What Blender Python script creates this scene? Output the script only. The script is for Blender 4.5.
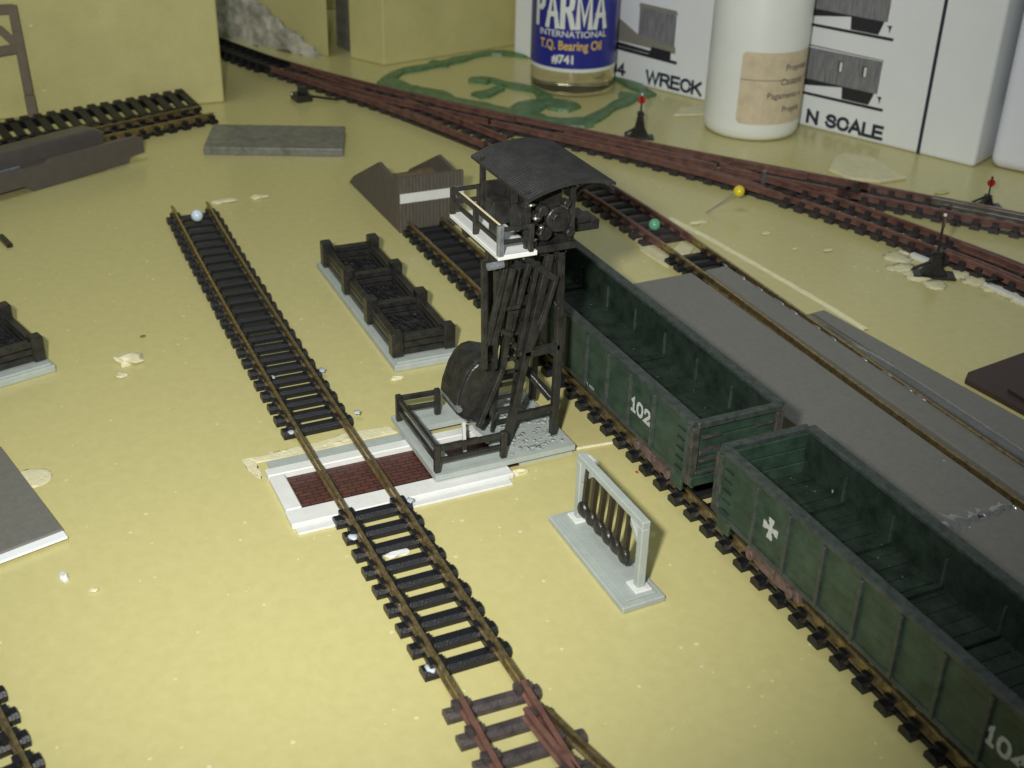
import bpy, bmesh, math, random
from mathutils import Vector, Matrix
random.seed(7)
S = bpy.context.scene
for o in list(bpy.data.objects): bpy.data.objects.remove(o)
COL = S.collection
# ---------------------------------------------------------------- camera, light, exposure (1 unit = 1 cm)
S.unit_settings.system = 'METRIC'; S.unit_settings.scale_length = 0.01
FPX = 1243.4875
CC = Vector((0, 0, 12.9656))
CR = Vector((0.419183, 0.907591, 0.023779))
CU = Vector((-0.447345, 0.183679, 0.875297))
CF = Vector((-0.790043, 0.377547, -0.483001))
cam = bpy.data.cameras.new('camera'); co = bpy.data.objects.new('camera', cam); COL.objects.link(co)
m = Matrix(((CR.x, CU.x, -CF.x, CC.x), (CR.y, CU.y, -CF.y, CC.y), (CR.z, CU.z, -CF.z, CC.z), (0, 0, 0, 1)))
co.matrix_world = m
cam.sensor_width = 36; cam.lens = 36 * FPX / 1024
cam.clip_start = 0.5; cam.clip_end = 2000
cam.dof.use_dof = True; cam.dof.focus_distance = 24; cam.dof.aperture_fstop = 0.42
S.camera = co
W = bpy.data.worlds.new('World'); S.world = W; W.use_nodes = True
W.node_tree.nodes['Background'].inputs[0].default_value = (0.86, 0.97, 1.0, 1)
W.node_tree.nodes['Background'].inputs[1].default_value = 0.13
# the camera's own flash, just up and left of the lens
sp = bpy.data.lights.new('camera_flash', 'SPOT'); sp.energy = 33500; sp.color = (1, 0.985, 0.95)
sp.spot_size = math.radians(86); sp.spot_blend = 1.0; sp.shadow_soft_size = 0.55
so = bpy.data.objects.new('camera_flash', sp); COL.objects.link(so)
so.location = CC - CR * 2.4 + CU * 1.6
so.rotation_euler = (CF * 26 + CR * -1.2 + CU * 3.6).to_track_quat('-Z', 'Y').to_euler()
# the room's ceiling lamp, high overhead behind the camera
al = bpy.data.lights.new('ceiling_lamp', 'AREA'); al.energy = 48000; al.size = 60; al.color = (0.93, 1, 0.95)
ao = bpy.data.objects.new('ceiling_lamp', al); COL.objects.link(ao); ao.location = (-20, -30, 170)
ao.rotation_euler = (Vector((-25, 15, 0)) - ao.location).to_track_quat('-Z', 'Y').to_euler()
S.view_settings.view_transform = 'Standard'; S.view_settings.look = 'None'
S.view_settings.exposure = 0; S.view_settings.gamma = 1
S.render.engine = 'CYCLES'

# ---------------------------------------------------------------- measuring helpers: where the sight line through a photo point meets a real plane
def ray(u, v): return CF + CR * ((u - 512) / FPX) - CU * ((v - 384) / FPX)
def G(u, v, z=0.0):
    d = ray(u, v); return CC + d * ((z - CC.z) / d.z)
def GX(u, v, x):
    d = ray(u, v); return CC + d * ((x - CC.x) / d.x)
def GY(u, v, y):
    d = ray(u, v); return CC + d * ((y - CC.y) / d.y)

# ---------------------------------------------------------------- materials
def mat(name, col, rough=0.6, var=0.12, nscale=3.0, bump=0.0, bscale=20.0, metal=0.0, spec=0.5, col2=None, mix=0.5,
        specks=None, speck_scale=2.0, speck_size=0.06, sss=0, trans=0.0, coat=0.0, stretch=None):
    M = bpy.data.materials.new(name); M.use_nodes = True; nt = M.node_tree; N = nt.nodes; L = nt.links
    b = N['Principled BSDF']
    tc = N.new('ShaderNodeTexCoord'); vec = tc.outputs['Object']
    if stretch:
        mp = N.new('ShaderNodeMapping'); mp.inputs['Scale'].default_value = stretch; L.new(vec, mp.inputs[0]); vec = mp.outputs[0]
    nz = N.new('ShaderNodeTexNoise'); nz.inputs['Scale'].default_value = nscale; nz.inputs['Detail'].default_value = 8
    nz.inputs['Roughness'].default_value = 0.65
    L.new(vec, nz.inputs['Vector'])
    rp = N.new('ShaderNodeValToRGB')
    lo = [c * (1 - var) for c in col]; hi = [min(1, c * (1 + var)) for c in (col2 or col)]
    rp.color_ramp.elements[0].position = max(0, mix - 0.22); rp.color_ramp.elements[1].position = min(1, mix + 0.22)
    rp.color_ramp.elements[0].color = (*lo, 1); rp.color_ramp.elements[1].color = (*hi, 1)
    L.new(nz.outputs['Fac'], rp.inputs[0]); out = rp.outputs[0]
    if specks:
        v = N.new('ShaderNodeTexVoronoi'); v.inputs['Scale'].default_value = speck_scale; v.inputs['Randomness'].default_value = 1
        nd = N.new('ShaderNodeTexNoise'); nd.inputs['Scale'].default_value = speck_scale * 6; L.new(tc.outputs['Object'], nd.inputs['Vector'])
        ad = N.new('ShaderNodeVectorMath'); ad.operation = 'SCALE'; ad.inputs[3].default_value = 0.12 / speck_scale * 2
        L.new(nd.outputs['Color'], ad.inputs[0])
        av = N.new('ShaderNodeVectorMath'); av.operation = 'ADD'; L.new(tc.outputs['Object'], av.inputs[0]); L.new(ad.outputs[0], av.inputs[1])
        L.new(av.outputs[0], v.inputs['Vector'])
        sx = N.new('ShaderNodeSeparateColor'); L.new(v.outputs['Color'], sx.inputs[0])
        sz = N.new('ShaderNodeMath'); sz.operation = 'POWER'; sz.inputs[1].default_value = 3; L.new(sx.outputs[0], sz.inputs[0])
        s2 = N.new('ShaderNodeMath'); s2.operation = 'MULTIPLY'; s2.inputs[1].default_value = speck_size * 2; L.new(sz.outputs[0], s2.inputs[0])
        lt = N.new('ShaderNodeMath'); lt.operation = 'LESS_THAN'; L.new(v.outputs['Distance'], lt.inputs[0]); L.new(s2.outputs[0], lt.inputs[1])
        mx = N.new('ShaderNodeMix'); mx.data_type = 'RGBA'; L.new(lt.outputs[0], mx.inputs[0]); L.new(out, mx.inputs[6])
        mx.inputs[7].default_value = (*specks, 1); out = mx.outputs[2]
    L.new(out, b.inputs['Base Color'])
    b.inputs['Roughness'].default_value = rough; b.inputs['Metallic'].default_value = metal
    b.inputs['Specular IOR Level'].default_value = spec
    if sss: b.inputs['Subsurface Weight'].default_value = sss; b.inputs['Subsurface Radius'].default_value = (0.3, 0.25, 0.15)
    if trans: b.inputs['Transmission Weight'].default_value = trans
    if coat: b.inputs['Coat Weight'].default_value = coat
    if bump:
        n2 = N.new('ShaderNodeTexNoise'); n2.inputs['Scale'].default_value = bscale; n2.inputs['Detail'].default_value = 5
        L.new(vec, n2.inputs['Vector'])
        bp = N.new('ShaderNodeBump'); bp.inputs['Strength'].default_value = 1; bp.inputs['Distance'].default_value = bump
        L.new(n2.outputs['Fac'], bp.inputs['Height']); L.new(bp.outputs[0], b.inputs['Normal'])
    return M
M = {}
M['ground'] = mat('cream foam board', (0.53, 0.482, 0.205), 0.26, 0.014, 4, 0.0006, 30, col2=(0.57, 0.52, 0.235), specks=(0.68, 0.64, 0.38), speck_scale=4.2, speck_size=0.085)
M['foam'] = mat('yellow foam', (0.53, 0.49, 0.205), 0.8, 0.04, 0.6, 0.02, 14, col2=(0.58, 0.54, 0.24), specks=(0.75, 0.72, 0.5), speck_scale=1.6, speck_size=0.05)
M['torn'] = mat('torn pale foam', (0.64, 0.60, 0.38), 0.9, 0.10, 4, 0.015, 14)
M['white'] = mat('white styrene', (0.66, 0.67, 0.64), 0.5, 0.06, 4, 0.004, 12)
M['grey'] = mat('light grey plastic', (0.36, 0.40, 0.37), 0.5, 0.10, 3, 0.006, 14)
M['glued'] = mat('glue smeared grey plastic', (0.33, 0.36, 0.33), 0.25, 0.2, 8, 0.03, 9)
M['sleeper'] = mat('black sleeper plastic', (0.008, 0.0085, 0.011), 0.40, 0.3, 6, 0.008, 30)
M['yard_sleeper'] = mat('black yard sleeper', (0.016, 0.015, 0.017), 0.42, 0.3, 5, 0.008, 25, col2=(0.040, 0.032, 0.032))
M['rust_sleeper'] = mat('rust washed sleeper plastic', (0.024, 0.022, 0.024), 0.42, 0.3, 5, 0.008, 25, col2=(0.068, 0.054, 0.053))
M['rail'] = mat('tarnished nickel rail', (0.20, 0.145, 0.065), 0.30, 0.3, 9, 0, metal=0.8, col2=(0.40, 0.31, 0.15))
M['rust_rail'] = mat('rust painted rail', (0.10, 0.045, 0.033), 0.5, 0.3, 3, 0.005, 20, col2=(0.16, 0.078, 0.058))
M['bare_rail'] = mat('bright bare rail', (0.55, 0.53, 0.47), 0.25, 0.2, 6, metal=0.9)
M['paintspot'] = mat('pale paint', (0.45, 0.5, 0.55), 0.5, 0.2, 8)
M['green'] = mat('weathered dark green', (0.014, 0.032, 0.020), 0.45, 0.25, 3, 0.008, 26, col2=(0.030, 0.058, 0.038), mix=0.5)
M['green_rim'] = mat('greyed green rim', (0.026, 0.036, 0.030), 0.42, 0.15, 6, 0.008, 24, col2=(0.055, 0.066, 0.060), mix=0.58)
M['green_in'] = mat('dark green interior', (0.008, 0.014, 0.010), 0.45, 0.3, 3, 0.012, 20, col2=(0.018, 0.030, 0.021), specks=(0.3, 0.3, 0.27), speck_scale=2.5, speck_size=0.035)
M['rustgreen'] = mat('rust stained green', (0.030, 0.040, 0.030), 0.7, 0.35, 5, 0.012, 20, col2=(0.085, 0.064, 0.053), mix=0.6)
M['truck'] = mat('red brown truck', (0.05, 0.035, 0.03), 0.6, 0.3, 5, 0.01, 20, col2=(0.15, 0.095, 0.085))
M['darkmetal'] = mat('dark wheel metal', (0.03, 0.028, 0.026), 0.35, 0.3, 6, metal=0.6)
M['black'] = mat('satin black paint', (0.009, 0.009, 0.009), 0.32, 0.35, 5, 0.01, 18, col2=(0.024, 0.023, 0.020))
M['brownblack'] = mat('brown black trestle paint', (0.011, 0.011, 0.010), 0.34, 0.35, 4, 0.012, 18, col2=(0.026, 0.025, 0.022))
M['coal'] = mat('glossy black coal', (0.008, 0.008, 0.008), 0.4, 0.4, 8, 0.05, 14)
M['roof'] = mat('black ribbed roof', (0.017, 0.017, 0.016), 0.5, 0.25, 3, 0.006, 16, col2=(0.026, 0.026, 0.025))
M['planks'] = mat('grey brown scribed planks', (0.085, 0.072, 0.055), 0.75, 0.2, 5, 0.01, 20, col2=(0.11, 0.095, 0.075), stretch=(6, 6, 0.6))
M['bark'] = mat('orange brown soil', (0.16, 0.11, 0.05), 0.9, 0.3, 4, 0.03, 10)
M['brick'] = None
M['road'] = mat('grey brown sheet', (0.145, 0.141, 0.124), 0.36, 0.06, 8, 0.002, 14, col2=(0.162, 0.158, 0.140), specks=(0.4, 0.4, 0.36), speck_scale=1.5, speck_size=0.03)
M['gloss'] = mat('glossy grey solder', (0.34, 0.34, 0.33), 0.2, 0.15, 3, 0.012, 4, metal=0.8)
M['slate'] = mat('slate grey plastic', (0.13, 0.13, 0.11), 0.4, 0.2, 3, 0.012, 10, col2=(0.19, 0.19, 0.165))
M['chassis'] = mat('brown grey chassis', (0.088, 0.078, 0.068), 0.4, 0.12, 3, 0.004, 15)
M['maroon'] = mat('maroon brown sheet', (0.042, 0.024, 0.019), 0.5, 0.15, 3, 0.004, 12)
M['gantry'] = mat('olive brown styrene', (0.12, 0.095, 0.055), 0.6, 0.15, 3)
M['card'] = mat('white glossy card', (0.80, 0.83, 0.84), 0.35, 0.03, 0.6, 0.003, 6)
M['card2'] = mat('cool white card', (0.80, 0.82, 0.90), 0.35, 0.03, 0.6)
M['ink'] = mat('navy ink', (0.02, 0.025, 0.05), 0.5, 0.1, 4)
M['print'] = mat('grey halftone print', (0.10, 0.10, 0.11), 0.5, 0.25, 3, col2=(0.26, 0.26, 0.27), stretch=(9, 9, .5))
M['print_dark'] = mat('dark halftone print', (0.02, 0.02, 0.025), 0.5, 0.3, 20)
M['print_tan'] = mat('tan grey halftone print', (0.25, 0.24, 0.20), 0.5, 0.25, 20)
M['poly'] = mat('milky bottle plastic', (0.82, 0.85, 0.80), 0.35, 0.03, 0.8, sss=0.2)
M['label'] = mat('aged paper label', (0.60, 0.50, 0.32), 0.7, 0.08, 2.5, col2=(0.66, 0.57, 0.40))
M['labelink'] = mat('faded label ink', (0.10, 0.09, 0.10), 0.7, 0.2, 4)
M['blue'] = mat('royal blue print', (0.022, 0.028, 0.26), 0.3, 0.06, 2)
M['decal'] = mat('worn white decal', (0.42, 0.44, 0.42), 0.6, 0.25, 14)
M['wprint'] = mat('white print', (0.75, 0.78, 0.72), 0.4, 0.05, 2)
M['yprint'] = mat('yellow print', (0.75, 0.50, 0.10), 0.4, 0.05, 2)
M['oil'] = mat('amber oil bottle', (0.88, 0.80, 0.52), 0.06, 0.03, 1.0, trans=0.92)
M['sprue'] = mat('green plastic sprue', (0.075, 0.15, 0.062), 0.4, 0.2, 3, 0.02, 6, col2=(0.11, 0.20, 0.09))
M['red'] = mat('signal red', (0.45, 0.02, 0.02), 0.35, 0.15, 6)
M['yellow'] = mat('yellow bead', (0.72, 0.56, 0.02), 0.2, 0.05, 4, coat=0.5)
M['mint'] = mat('green bead', (0.13, 0.42, 0.24), 0.2, 0.05, 4, coat=0.5)
M['pearl'] = mat('pearl bead', (0.62, 0.74, 0.80), 0.2, 0.05, 4, coat=0.5)
M['steel'] = mat('pin steel', (0.35, 0.33, 0.28), 0.3, 0.1, 4, metal=0.9)
M['plaster'] = mat('rough grey plaster', (0.24, 0.235, 0.19), 0.6, 0.35, 1.2, 0.15, 2.5, col2=(0.48, 0.46, 0.36))
M['tool'] = mat('dark tool brass', (0.035, 0.028, 0.018), 0.4, 0.3, 6, metal=0.3)
M['crumb'] = mat('orange crumb', (0.6, 0.38, 0.2), 0.8, 0.1, 4)
M['silver'] = mat('silver drybrush', (0.35, 0.38, 0.42), 0.25, 0.3, 6, 0.03, 7, metal=0.7)
def brickmat():
    B = bpy.data.materials.new('dark red brick sheet'); B.use_nodes = True; nt = B.node_tree; b = nt.nodes['Principled BSDF']
    tc = nt.nodes.new('ShaderNodeTexCoord'); mp = nt.nodes.new('ShaderNodeMapping'); mp.inputs['Rotation'].default_value = (0, 0, math.pi / 2)
    br = nt.nodes.new('ShaderNodeTexBrick'); br.inputs['Scale'].default_value = 1.0
    br.inputs['Brick Width'].default_value = 0.26; br.inputs['Row Height'].default_value = 0.105; br.inputs['Mortar Size'].default_value = 0.012
    br.inputs['Color1'].default_value = (0.105, 0.034, 0.022, 1); br.inputs['Color2'].default_value = (0.068, 0.024, 0.017, 1)
    br.inputs['Mortar'].default_value = (0.022, 0.014, 0.013, 1)
    nt.links.new(tc.outputs['Object'], mp.inputs[0]); nt.links.new(mp.outputs[0], br.inputs[0]); nt.links.new(br.outputs[0], b.inputs['Base Color'])
    mp.inputs['Rotation'].default_value = (0, 0, math.pi / 2)
    bp = nt.nodes.new('ShaderNodeBump'); bp.inputs['Distance'].default_value = 0.02; bp.invert = True
    nt.links.new(br.outputs['Fac'], bp.inputs['Height']); nt.links.new(bp.outputs[0], b.inputs['Normal']); b.inputs['Roughness'].default_value = 0.55
    return B
M['brick'] = brickmat()

# ---------------------------------------------------------------- mesh helpers
def box(bm, x0, x1, y0, y1, z0, z1):
    vs = [bm.verts.new((x, y, z)) for z in (z0, z1) for y in (y0, y1) for x in (x0, x1)]
    for f in ((0, 2, 3, 1), (4, 5, 7, 6), (0, 1, 5, 4), (2, 6, 7, 3), (0, 4, 6, 2), (1, 3, 7, 5)): bm.faces.new([vs[i] for i in f])
    return vs
def prism(bm, pts, a, b, axis='z'):
    """outline pts (2D) extruded between a and b along axis"""
    def P(p, h):
        return {'z': (p[0], p[1], h), 'y': (p[0], h, p[1]), 'x': (h, p[0], p[1])}[axis]
    lo = [bm.verts.new(P(p, a)) for p in pts]; hi = [bm.verts.new(P(p, b)) for p in pts]; n = len(pts)
    bm.faces.new(lo); bm.faces.new(hi[::-1])
    for i in range(n): bm.faces.new((lo[i], lo[(i + 1) % n], hi[(i + 1) % n], hi[i]))
def bar(bm, p, q, w, h=None, up=(0, 0, 1)):
    p, q = Vector(p), Vector(q); h = h or w; d = (q - p).normalized(); up = Vector(up)
    if abs(d.dot(up)) > 0.95: up = Vector((1, 0, 0))
    s = d.cross(up).normalized(); t = s.cross(d)
    vs = [bm.verts.new(e + s * (a * w / 2) + t * (b * h / 2)) for e in (p, q) for a, b in ((-1, -1), (1, -1), (1, 1), (-1, 1))]
    for f in ((3, 2, 1, 0), (4, 5, 6, 7), (0, 1, 5, 4), (1, 2, 6, 5), (2, 3, 7, 6), (3, 0, 4, 7)): bm.faces.new([vs[i] for i in f])
def tube(bm, pts, r, n=8, r2=None):
    pts = [Vector(p) for p in pts]; rings = []
    for i, p in enumerate(pts):
        d = (pts[min(i + 1, len(pts) - 1)] - pts[max(i - 1, 0)]).normalized()
        up = Vector((0, 0, 1)) if abs(d.z) < 0.9 else Vector((1, 0, 0))
        s = d.cross(up).normalized(); t = s.cross(d)
        rr = r if r2 is None else r + (r2 - r) * i / (len(pts) - 1)
        rings.append([bm.verts.new(p + (s * math.cos(k * 2 * math.pi / n) + t * math.sin(k * 2 * math.pi / n)) * rr) for k in range(n)])
    for a, b in zip(rings, rings[1:]):
        for k in range(n): bm.faces.new((a[k], a[(k + 1) % n], b[(k + 1) % n], b[k]))
    bm.faces.new(rings[0][::-1]); bm.faces.new(rings[-1])
def lathe(bm, prof, c=(0, 0, 0), n=48, cap=True):
    rings = [[bm.verts.new((c[0] + r * math.cos(k * 2 * math.pi / n), c[1] + r * math.sin(k * 2 * math.pi / n), c[2] + z)) for k in range(n)] for r, z in prof]
    for a, b in zip(rings, rings[1:]):
        for k in range(n): bm.faces.new((a[k], a[(k + 1) % n], b[(k + 1) % n], b[k]))
    if cap: bm.faces.new(rings[0][::-1]); bm.faces.new(rings[-1])
def blob(bm, c, r, sub=2, jit=0.25, sc=(1, 1, 1)):
    g = bmesh.ops.create_icosphere(bm, subdivisions=sub, radius=1)
    for v in g['verts']:
        k = r * (1 + random.uniform(-jit, jit)); v.co = Vector(c) + Vector((v.co.x * sc[0], v.co.y * sc[1], v.co.z * sc[2])) * k
def obj(name, bm, material, parent=None, bevel=0.0, smooth=False, seg=1, loc=None):
    me = bpy.data.meshes.new(name); bmesh.ops.recalc_face_normals(bm, faces=bm.faces); bm.to_mesh(me); bm.free()
    if smooth:
        for p in me.polygons: p.use_smooth = True
    me.materials.append(material)
    o = bpy.data.objects.new(name, me); COL.objects.link(o)
    if loc: o.location = loc
    if parent:
        o.parent = parent
    if bevel:
        b = o.modifiers.new('bevel', 'BEVEL'); b.width = bevel; b.segments = seg; b.limit_method = 'ANGLE'; b.angle_limit = math.radians(40)
    if smooth == 'auto':
        pass
    return o
def tag(o, label, cat, group=None):
    o['label'] = label; o['category'] = cat
    if group: o['group'] = group
    return o
def thing(name, label, cat, loc=(0, 0, 0), rz=0, group=None):
    o = bpy.data.objects.new(name, None); COL.objects.link(o); o.location = loc; o.rotation_euler = (0, 0, rz); o.empty_display_size = .2
    return tag(o, label, cat, group)
def kind(o, k): o['kind'] = k; return o
def NB(): return bmesh.new()
def sharp(o, ang=35):
    for p in o.data.polygons: p.use_smooth = True
    o.data.set_sharp_from_angle(angle=math.radians(ang)); return o
def text_mesh(s, size, bold=0.0, sx=1.0, align='CENTER', spacing=1.0, extr=0.0):
    cu = bpy.data.curves.new('t', 'FONT'); cu.body = s; cu.size = size; cu.align_x = align; cu.offset = bold; cu.extrude = extr
    cu.space_character = spacing; cu.resolution_u = 4
    to = bpy.data.objects.new('t', cu); COL.objects.link(to)
    bpy.context.view_layer.update()
    me = bpy.data.meshes.new_from_object(to.evaluated_get(bpy.context.evaluated_depsgraph_get()))
    bpy.data.objects.remove(to); bpy.data.curves.remove(cu)
    for v in me.vertices: v.co.x *= sx
    me.materials.clear()
    return me
GL = {  # heavy sans letters as strokes on a 0..1 high grid
 'N': (.72, [[(0, 0), (0, 1)], [(0, 1), (.72, 0)], [(.72, 0), (.72, 1)]]), 'L': (.55, [[(0, 1), (0, 0), (.55, 0)]]),
 'E': (.60, [[(.6, 1), (0, 1), (0, 0), (.62, 0)], [(0, .52), (.55, .52)]]), 'A': (.78, [[(0, 0), (.39, 1), (.78, 0)], [(.15, .34), (.63, .34)]]),
 'C': (.74, [[(.73, .70), (.66, .88), (.52, .98), (.37, 1), (.2, .95), (.06, .8), (0, .5), (.06, .2), (.2, .05), (.37, 0), (.55, .03), (.68, .14), (.74, .33)]]),
 'S': (.66, [[(.62, .74), (.55, .92), (.35, 1), (.14, .95), (.03, .78), (.1, .62), (.33, .53), (.55, .44), (.66, .27), (.58, .08), (.35, 0), (.12, .06), (0, .28)]]),
 'W': (1.05, [[(0, 1), (.26, 0), (.525, .98), (.79, 0), (1.05, 1)]]), 'R': (.70, [[(0, 0), (0, 1), (.42, 1), (.6, .94), (.66, .75), (.6, .56), (.42, .5), (0, .5)], [(.36, .5), (.52, .34), (.72, 0)]]),
 'K': (.68, [[(0, 0), (0, 1)], [(.64, 1), (0, .36)], [(.24, .6), (.7, 0)]]), '0': (.58, [[(.29, 1), (.1, .93), (0, .7), (0, .3), (.1, .07), (.29, 0), (.48, .07), (.58, .3), (.58, .7), (.48, .93), (.29, 1)]]),
 '4': (.60, [[(.44, 0), (.44, 1), (0, .30), (.62, .30)]]), '1': (.36, [[(.0, .78), (.18, .98), (.18, 0)], [(0, 0), (.36, 0)]]),
 '2': (.58, [[(.02, .7), (.06, .9), (.28, 1), (.5, .93), (.56, .72), (.48, .52), (.2, .22), (.0, 0), (.58, 0), (.58, .12)]]),
 'P': (.62, [[(0, 0), (0, 1), (.42, 1), (.58, .92), (.62, .74), (.58, .56), (.42, .48), (0, .48)]]), 'M': (.86, [[(0, 0), (0, 1), (.43, .15), (.86, 1), (.86, 0)]]), ' ': (.35, [])}
def stroke_mesh(s, h, w, sx=1.0, gap=.24, align='LEFT', wx=1.0):
    bm = bmesh.new(); x = 0; k = 0; segs = []
    for ch in s:
        wd, st = GL[ch]
        for pl in st: segs.append([((x + a * sx) * h, b * (h - w) + w / 2) for a, b in pl])
        x += wd * sx + gap
    tot = (x - gap) * h; ox = -tot / 2 if align == 'CENTER' else 0
    for pl in segs:
        P = [Vector((a + ox, b, 0)) for a, b in pl]; closed = (P[0] - P[-1]).length < 1e-6; rows = []
        for i, p in enumerate(P):
            a = P[i - 1] if i else (P[-2] if closed else None); b = P[i + 1] if i < len(P) - 1 else (P[1] if closed else None)
            d1 = (p - a).normalized() if a is not None else None; d2 = (b - p).normalized() if b is not None else None
            d1 = d1 or d2; d2 = d2 or d1; n1 = Vector((-d1.y, d1.x, 0)); n2 = Vector((-d2.y, d2.x, 0)); n = (n1 + n2).normalized()
            m = w / 2 / max(.45, n.dot(n1)); e = 0
            if a is None: p = p - d2 * w * .5
            if b is None: p = p + d1 * w * .5
            rows.append([bm.verts.new(p + Vector((n.x * wx, n.y, 0)) * m), bm.verts.new(p - Vector((n.x * wx, n.y, 0)) * m)])
        for a, b in zip(rows, rows[1:]):
            try: bm.faces.new((a[0], b[0], b[1], a[1]))
            except ValueError: pass
        for r_ in rows:
            for v in r_: v.co.z += k * .0006
        k += 1
    me = bpy.data.meshes.new('lettering'); bm.to_mesh(me); bm.free(); return me
def put_text(me, material, parent, M4, name='lettering'):
    me.transform(M4); me.materials.append(material)
    o = bpy.data.objects.new(name, me); COL.objects.link(o); o.parent = parent; return o

# ---------------------------------------------------------------- the setting
bm = NB()
vs = [bm.verts.new(v) for v in ((30, -60, 0), (30, 60, 0), (-90, 60, 0), (-90, -60, 0))]; bm.faces.new(vs)
kind(obj('ground', bm, M['ground']), 'structure')

# ---------------------------------------------------------------- tracks
GA = 0.485
def resample(pts, step=0.5):
    pts = [Vector((p[0], p[1], 0)) for p in pts]
    if len(pts) == 2:
        n = max(1, int((pts[1] - pts[0]).length / 2.0)); return [pts[0].lerp(pts[1], i / n) for i in range(n + 1)]
    P = [pts[0] * 2 - pts[1]] + pts + [pts[-1] * 2 - pts[-2]]; out = []
    for i in range(1, len(P) - 2):
        a, b, c_, d = P[i - 1:i + 3]; n = max(2, int((c_ - b).length / step))
        for k in range(n):
            t = k / n
            out.append(0.5 * ((2 * b) + (c_ - a) * t + (2 * a - 5 * b + 4 * c_ - d) * t * t + (3 * b - a - 3 * c_ + d) * t ** 3))
    out.append(pts[-1]); return out
def offs(line, o):
    res = []
    for i, p in enumerate(line):
        d = (line[min(i + 1, len(line) - 1)] - line[max(i - 1, 0)]).normalized(); res.append(p + Vector((-d.y, d.x, 0)) * o)
    return res
PROF = [(-.05, .14), (.05, .14), (.05, .16), (.014, .18), (.014, .275), (.034, .29), (.034, .33), (.026, .34), (-.026, .34), (-.034, .33), (-.034, .29), (-.014, .275), (-.014, .18), (-.05, .16)]
def rail(name, line, o, material, parent, prof=PROF, z=0.0):
    if prof is PROF and material is M['rust_rail']: prof = [(a * 1.25, b + .005) for a, b in PROF]
    L = offs(line, o); bm = NB(); rings = []
    for i, p in enumerate(L):
        d = (L[min(i + 1, len(L) - 1)] - L[max(i - 1, 0)]).normalized(); n = Vector((-d.y, d.x, 0))
        rings.append([bm.verts.new(p + n * a + Vector((0, 0, b + z))) for a, b in prof])
    for a, b in zip(rings, rings[1:]):
        for k in range(len(prof)): bm.faces.new((a[k], a[(k + 1) % len(prof)], b[(k + 1) % len(prof)], b[k]))
    bm.faces.new(rings[0]); bm.faces.new(rings[-1][::-1])
    return obj(name, bm, material, parent)
def sleeper_mesh(half, w=.27, h=.16, name='sleeper', mt=None, chairs=True, y0=None):
    bm = NB(); y0 = -half if y0 is None else y0
    # chamfered bar
    c = .06
    prism(bm, [(-w / 2, 0), (w / 2, 0), (w / 2, h - c), (w / 2 - c, h), (-w / 2 + c, h), (-w / 2, h - c)], y0, half, 'y')
    if chairs:
        for s in (-1, 1):
            for k in (-1, 1): box(bm, -.09, .09, s * GA + k * .085 - .045, s * GA + k * .085 + .045, h - .01, h + .10)
            box(bm, -.16, .16, s * GA - .09, s * GA + .09, 0, h - .03) if False else None
    me = bpy.data.meshes.new(name); bmesh.ops.recalc_face_normals(bm, faces=bm.faces); bm.to_mesh(me); bm.free(); me.materials.append(mt or M['sleeper'])
    return me
SL = sleeper_mesh(.717); SLR = sleeper_mesh(.74, .24, mt=M['rust_sleeper']); SLK = sleeper_mesh(.74, .28, mt=M['yard_sleeper'])
def sleepers(line, start, pitch, n, me, parent, o=0.0, jit=0.01):
    """n sleepers along a centreline, the first 'start' from its beginning"""
    acc = 0; i = 0; out = []; tgt = start
    for a, b in zip(line, line[1:]):
        l = (b - a).length
        while tgt <= acc + l + 1e-6 and len(out) < n:
            p = a.lerp(b, (tgt - acc) / l); d = (b - a).normalized()
            s = bpy.data.objects.new('sleeper', me); COL.objects.link(s); s.parent = parent
            s.location = p + Vector((-d.y, d.x, 0)) * (o + random.uniform(-jit, jit)); s.rotation_euler = (0, 0, math.atan2(d.y, d.x) + random.uniform(-.012, .012))
            out.append(s); tgt += pitch
        acc += l
    return out
def webs(line, parent, mt, a=0, b=None, w=.12):
    L = line[a:b]
    for s in (-1, 1): rail('tie_strip', L, s * GA, mt, parent, [(-w / 2, 0), (w / 2, 0), (w / 2, .10), (-w / 2, .10)])

# loading track with the ash pit
tA = thing('track_section', 'straight brass-railed track on black sleepers crossing the white brick-floored ash pit', 'model track')
lineA = resample([(-33.6, 5.88), (-28, 5.76), (-22, 5.71), (-17, 5.74), (-12.45, 5.76)])
for s in (-1, 1): rail('rail', lineA, s * GA, M['rail'], tA)
sleepers(lineA, 0.45, .5302, 24, SL, tA)
nA = [p for p in lineA if p.x < -20.9]; webs(nA, tA, M['sleeper'])
def xy(line, x):
    for a, b in zip(line, line[1:]):
        if a.x <= x <= b.x: return (x - a.x) / (b.x - a.x) * (b.y - a.y) + a.y
    return line[-1].y
l0 = -33.6
sleepers(lineA, -17.66 + 33.6, .5302, 9, SL, tA)
webs([p for p in lineA if -17.7 < p.x < -13.2], tA, M['sleeper'])
for u, v, r in ((197 + 75, 377, .1), (268 + 23, 432, .1), (353 - 0, 536, .12), (396, 603, .1), (430, 668, .12), (322, 370, .1), (357, 412, .1), (410, 500, .1)):
    bm = NB(); p = G(u, v, .17); blob(bm, p, r * .75, 2, .3, (1.2, .9, .25)); obj('paint_smear', bm, M['paintspot'], tA, smooth=True)

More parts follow.
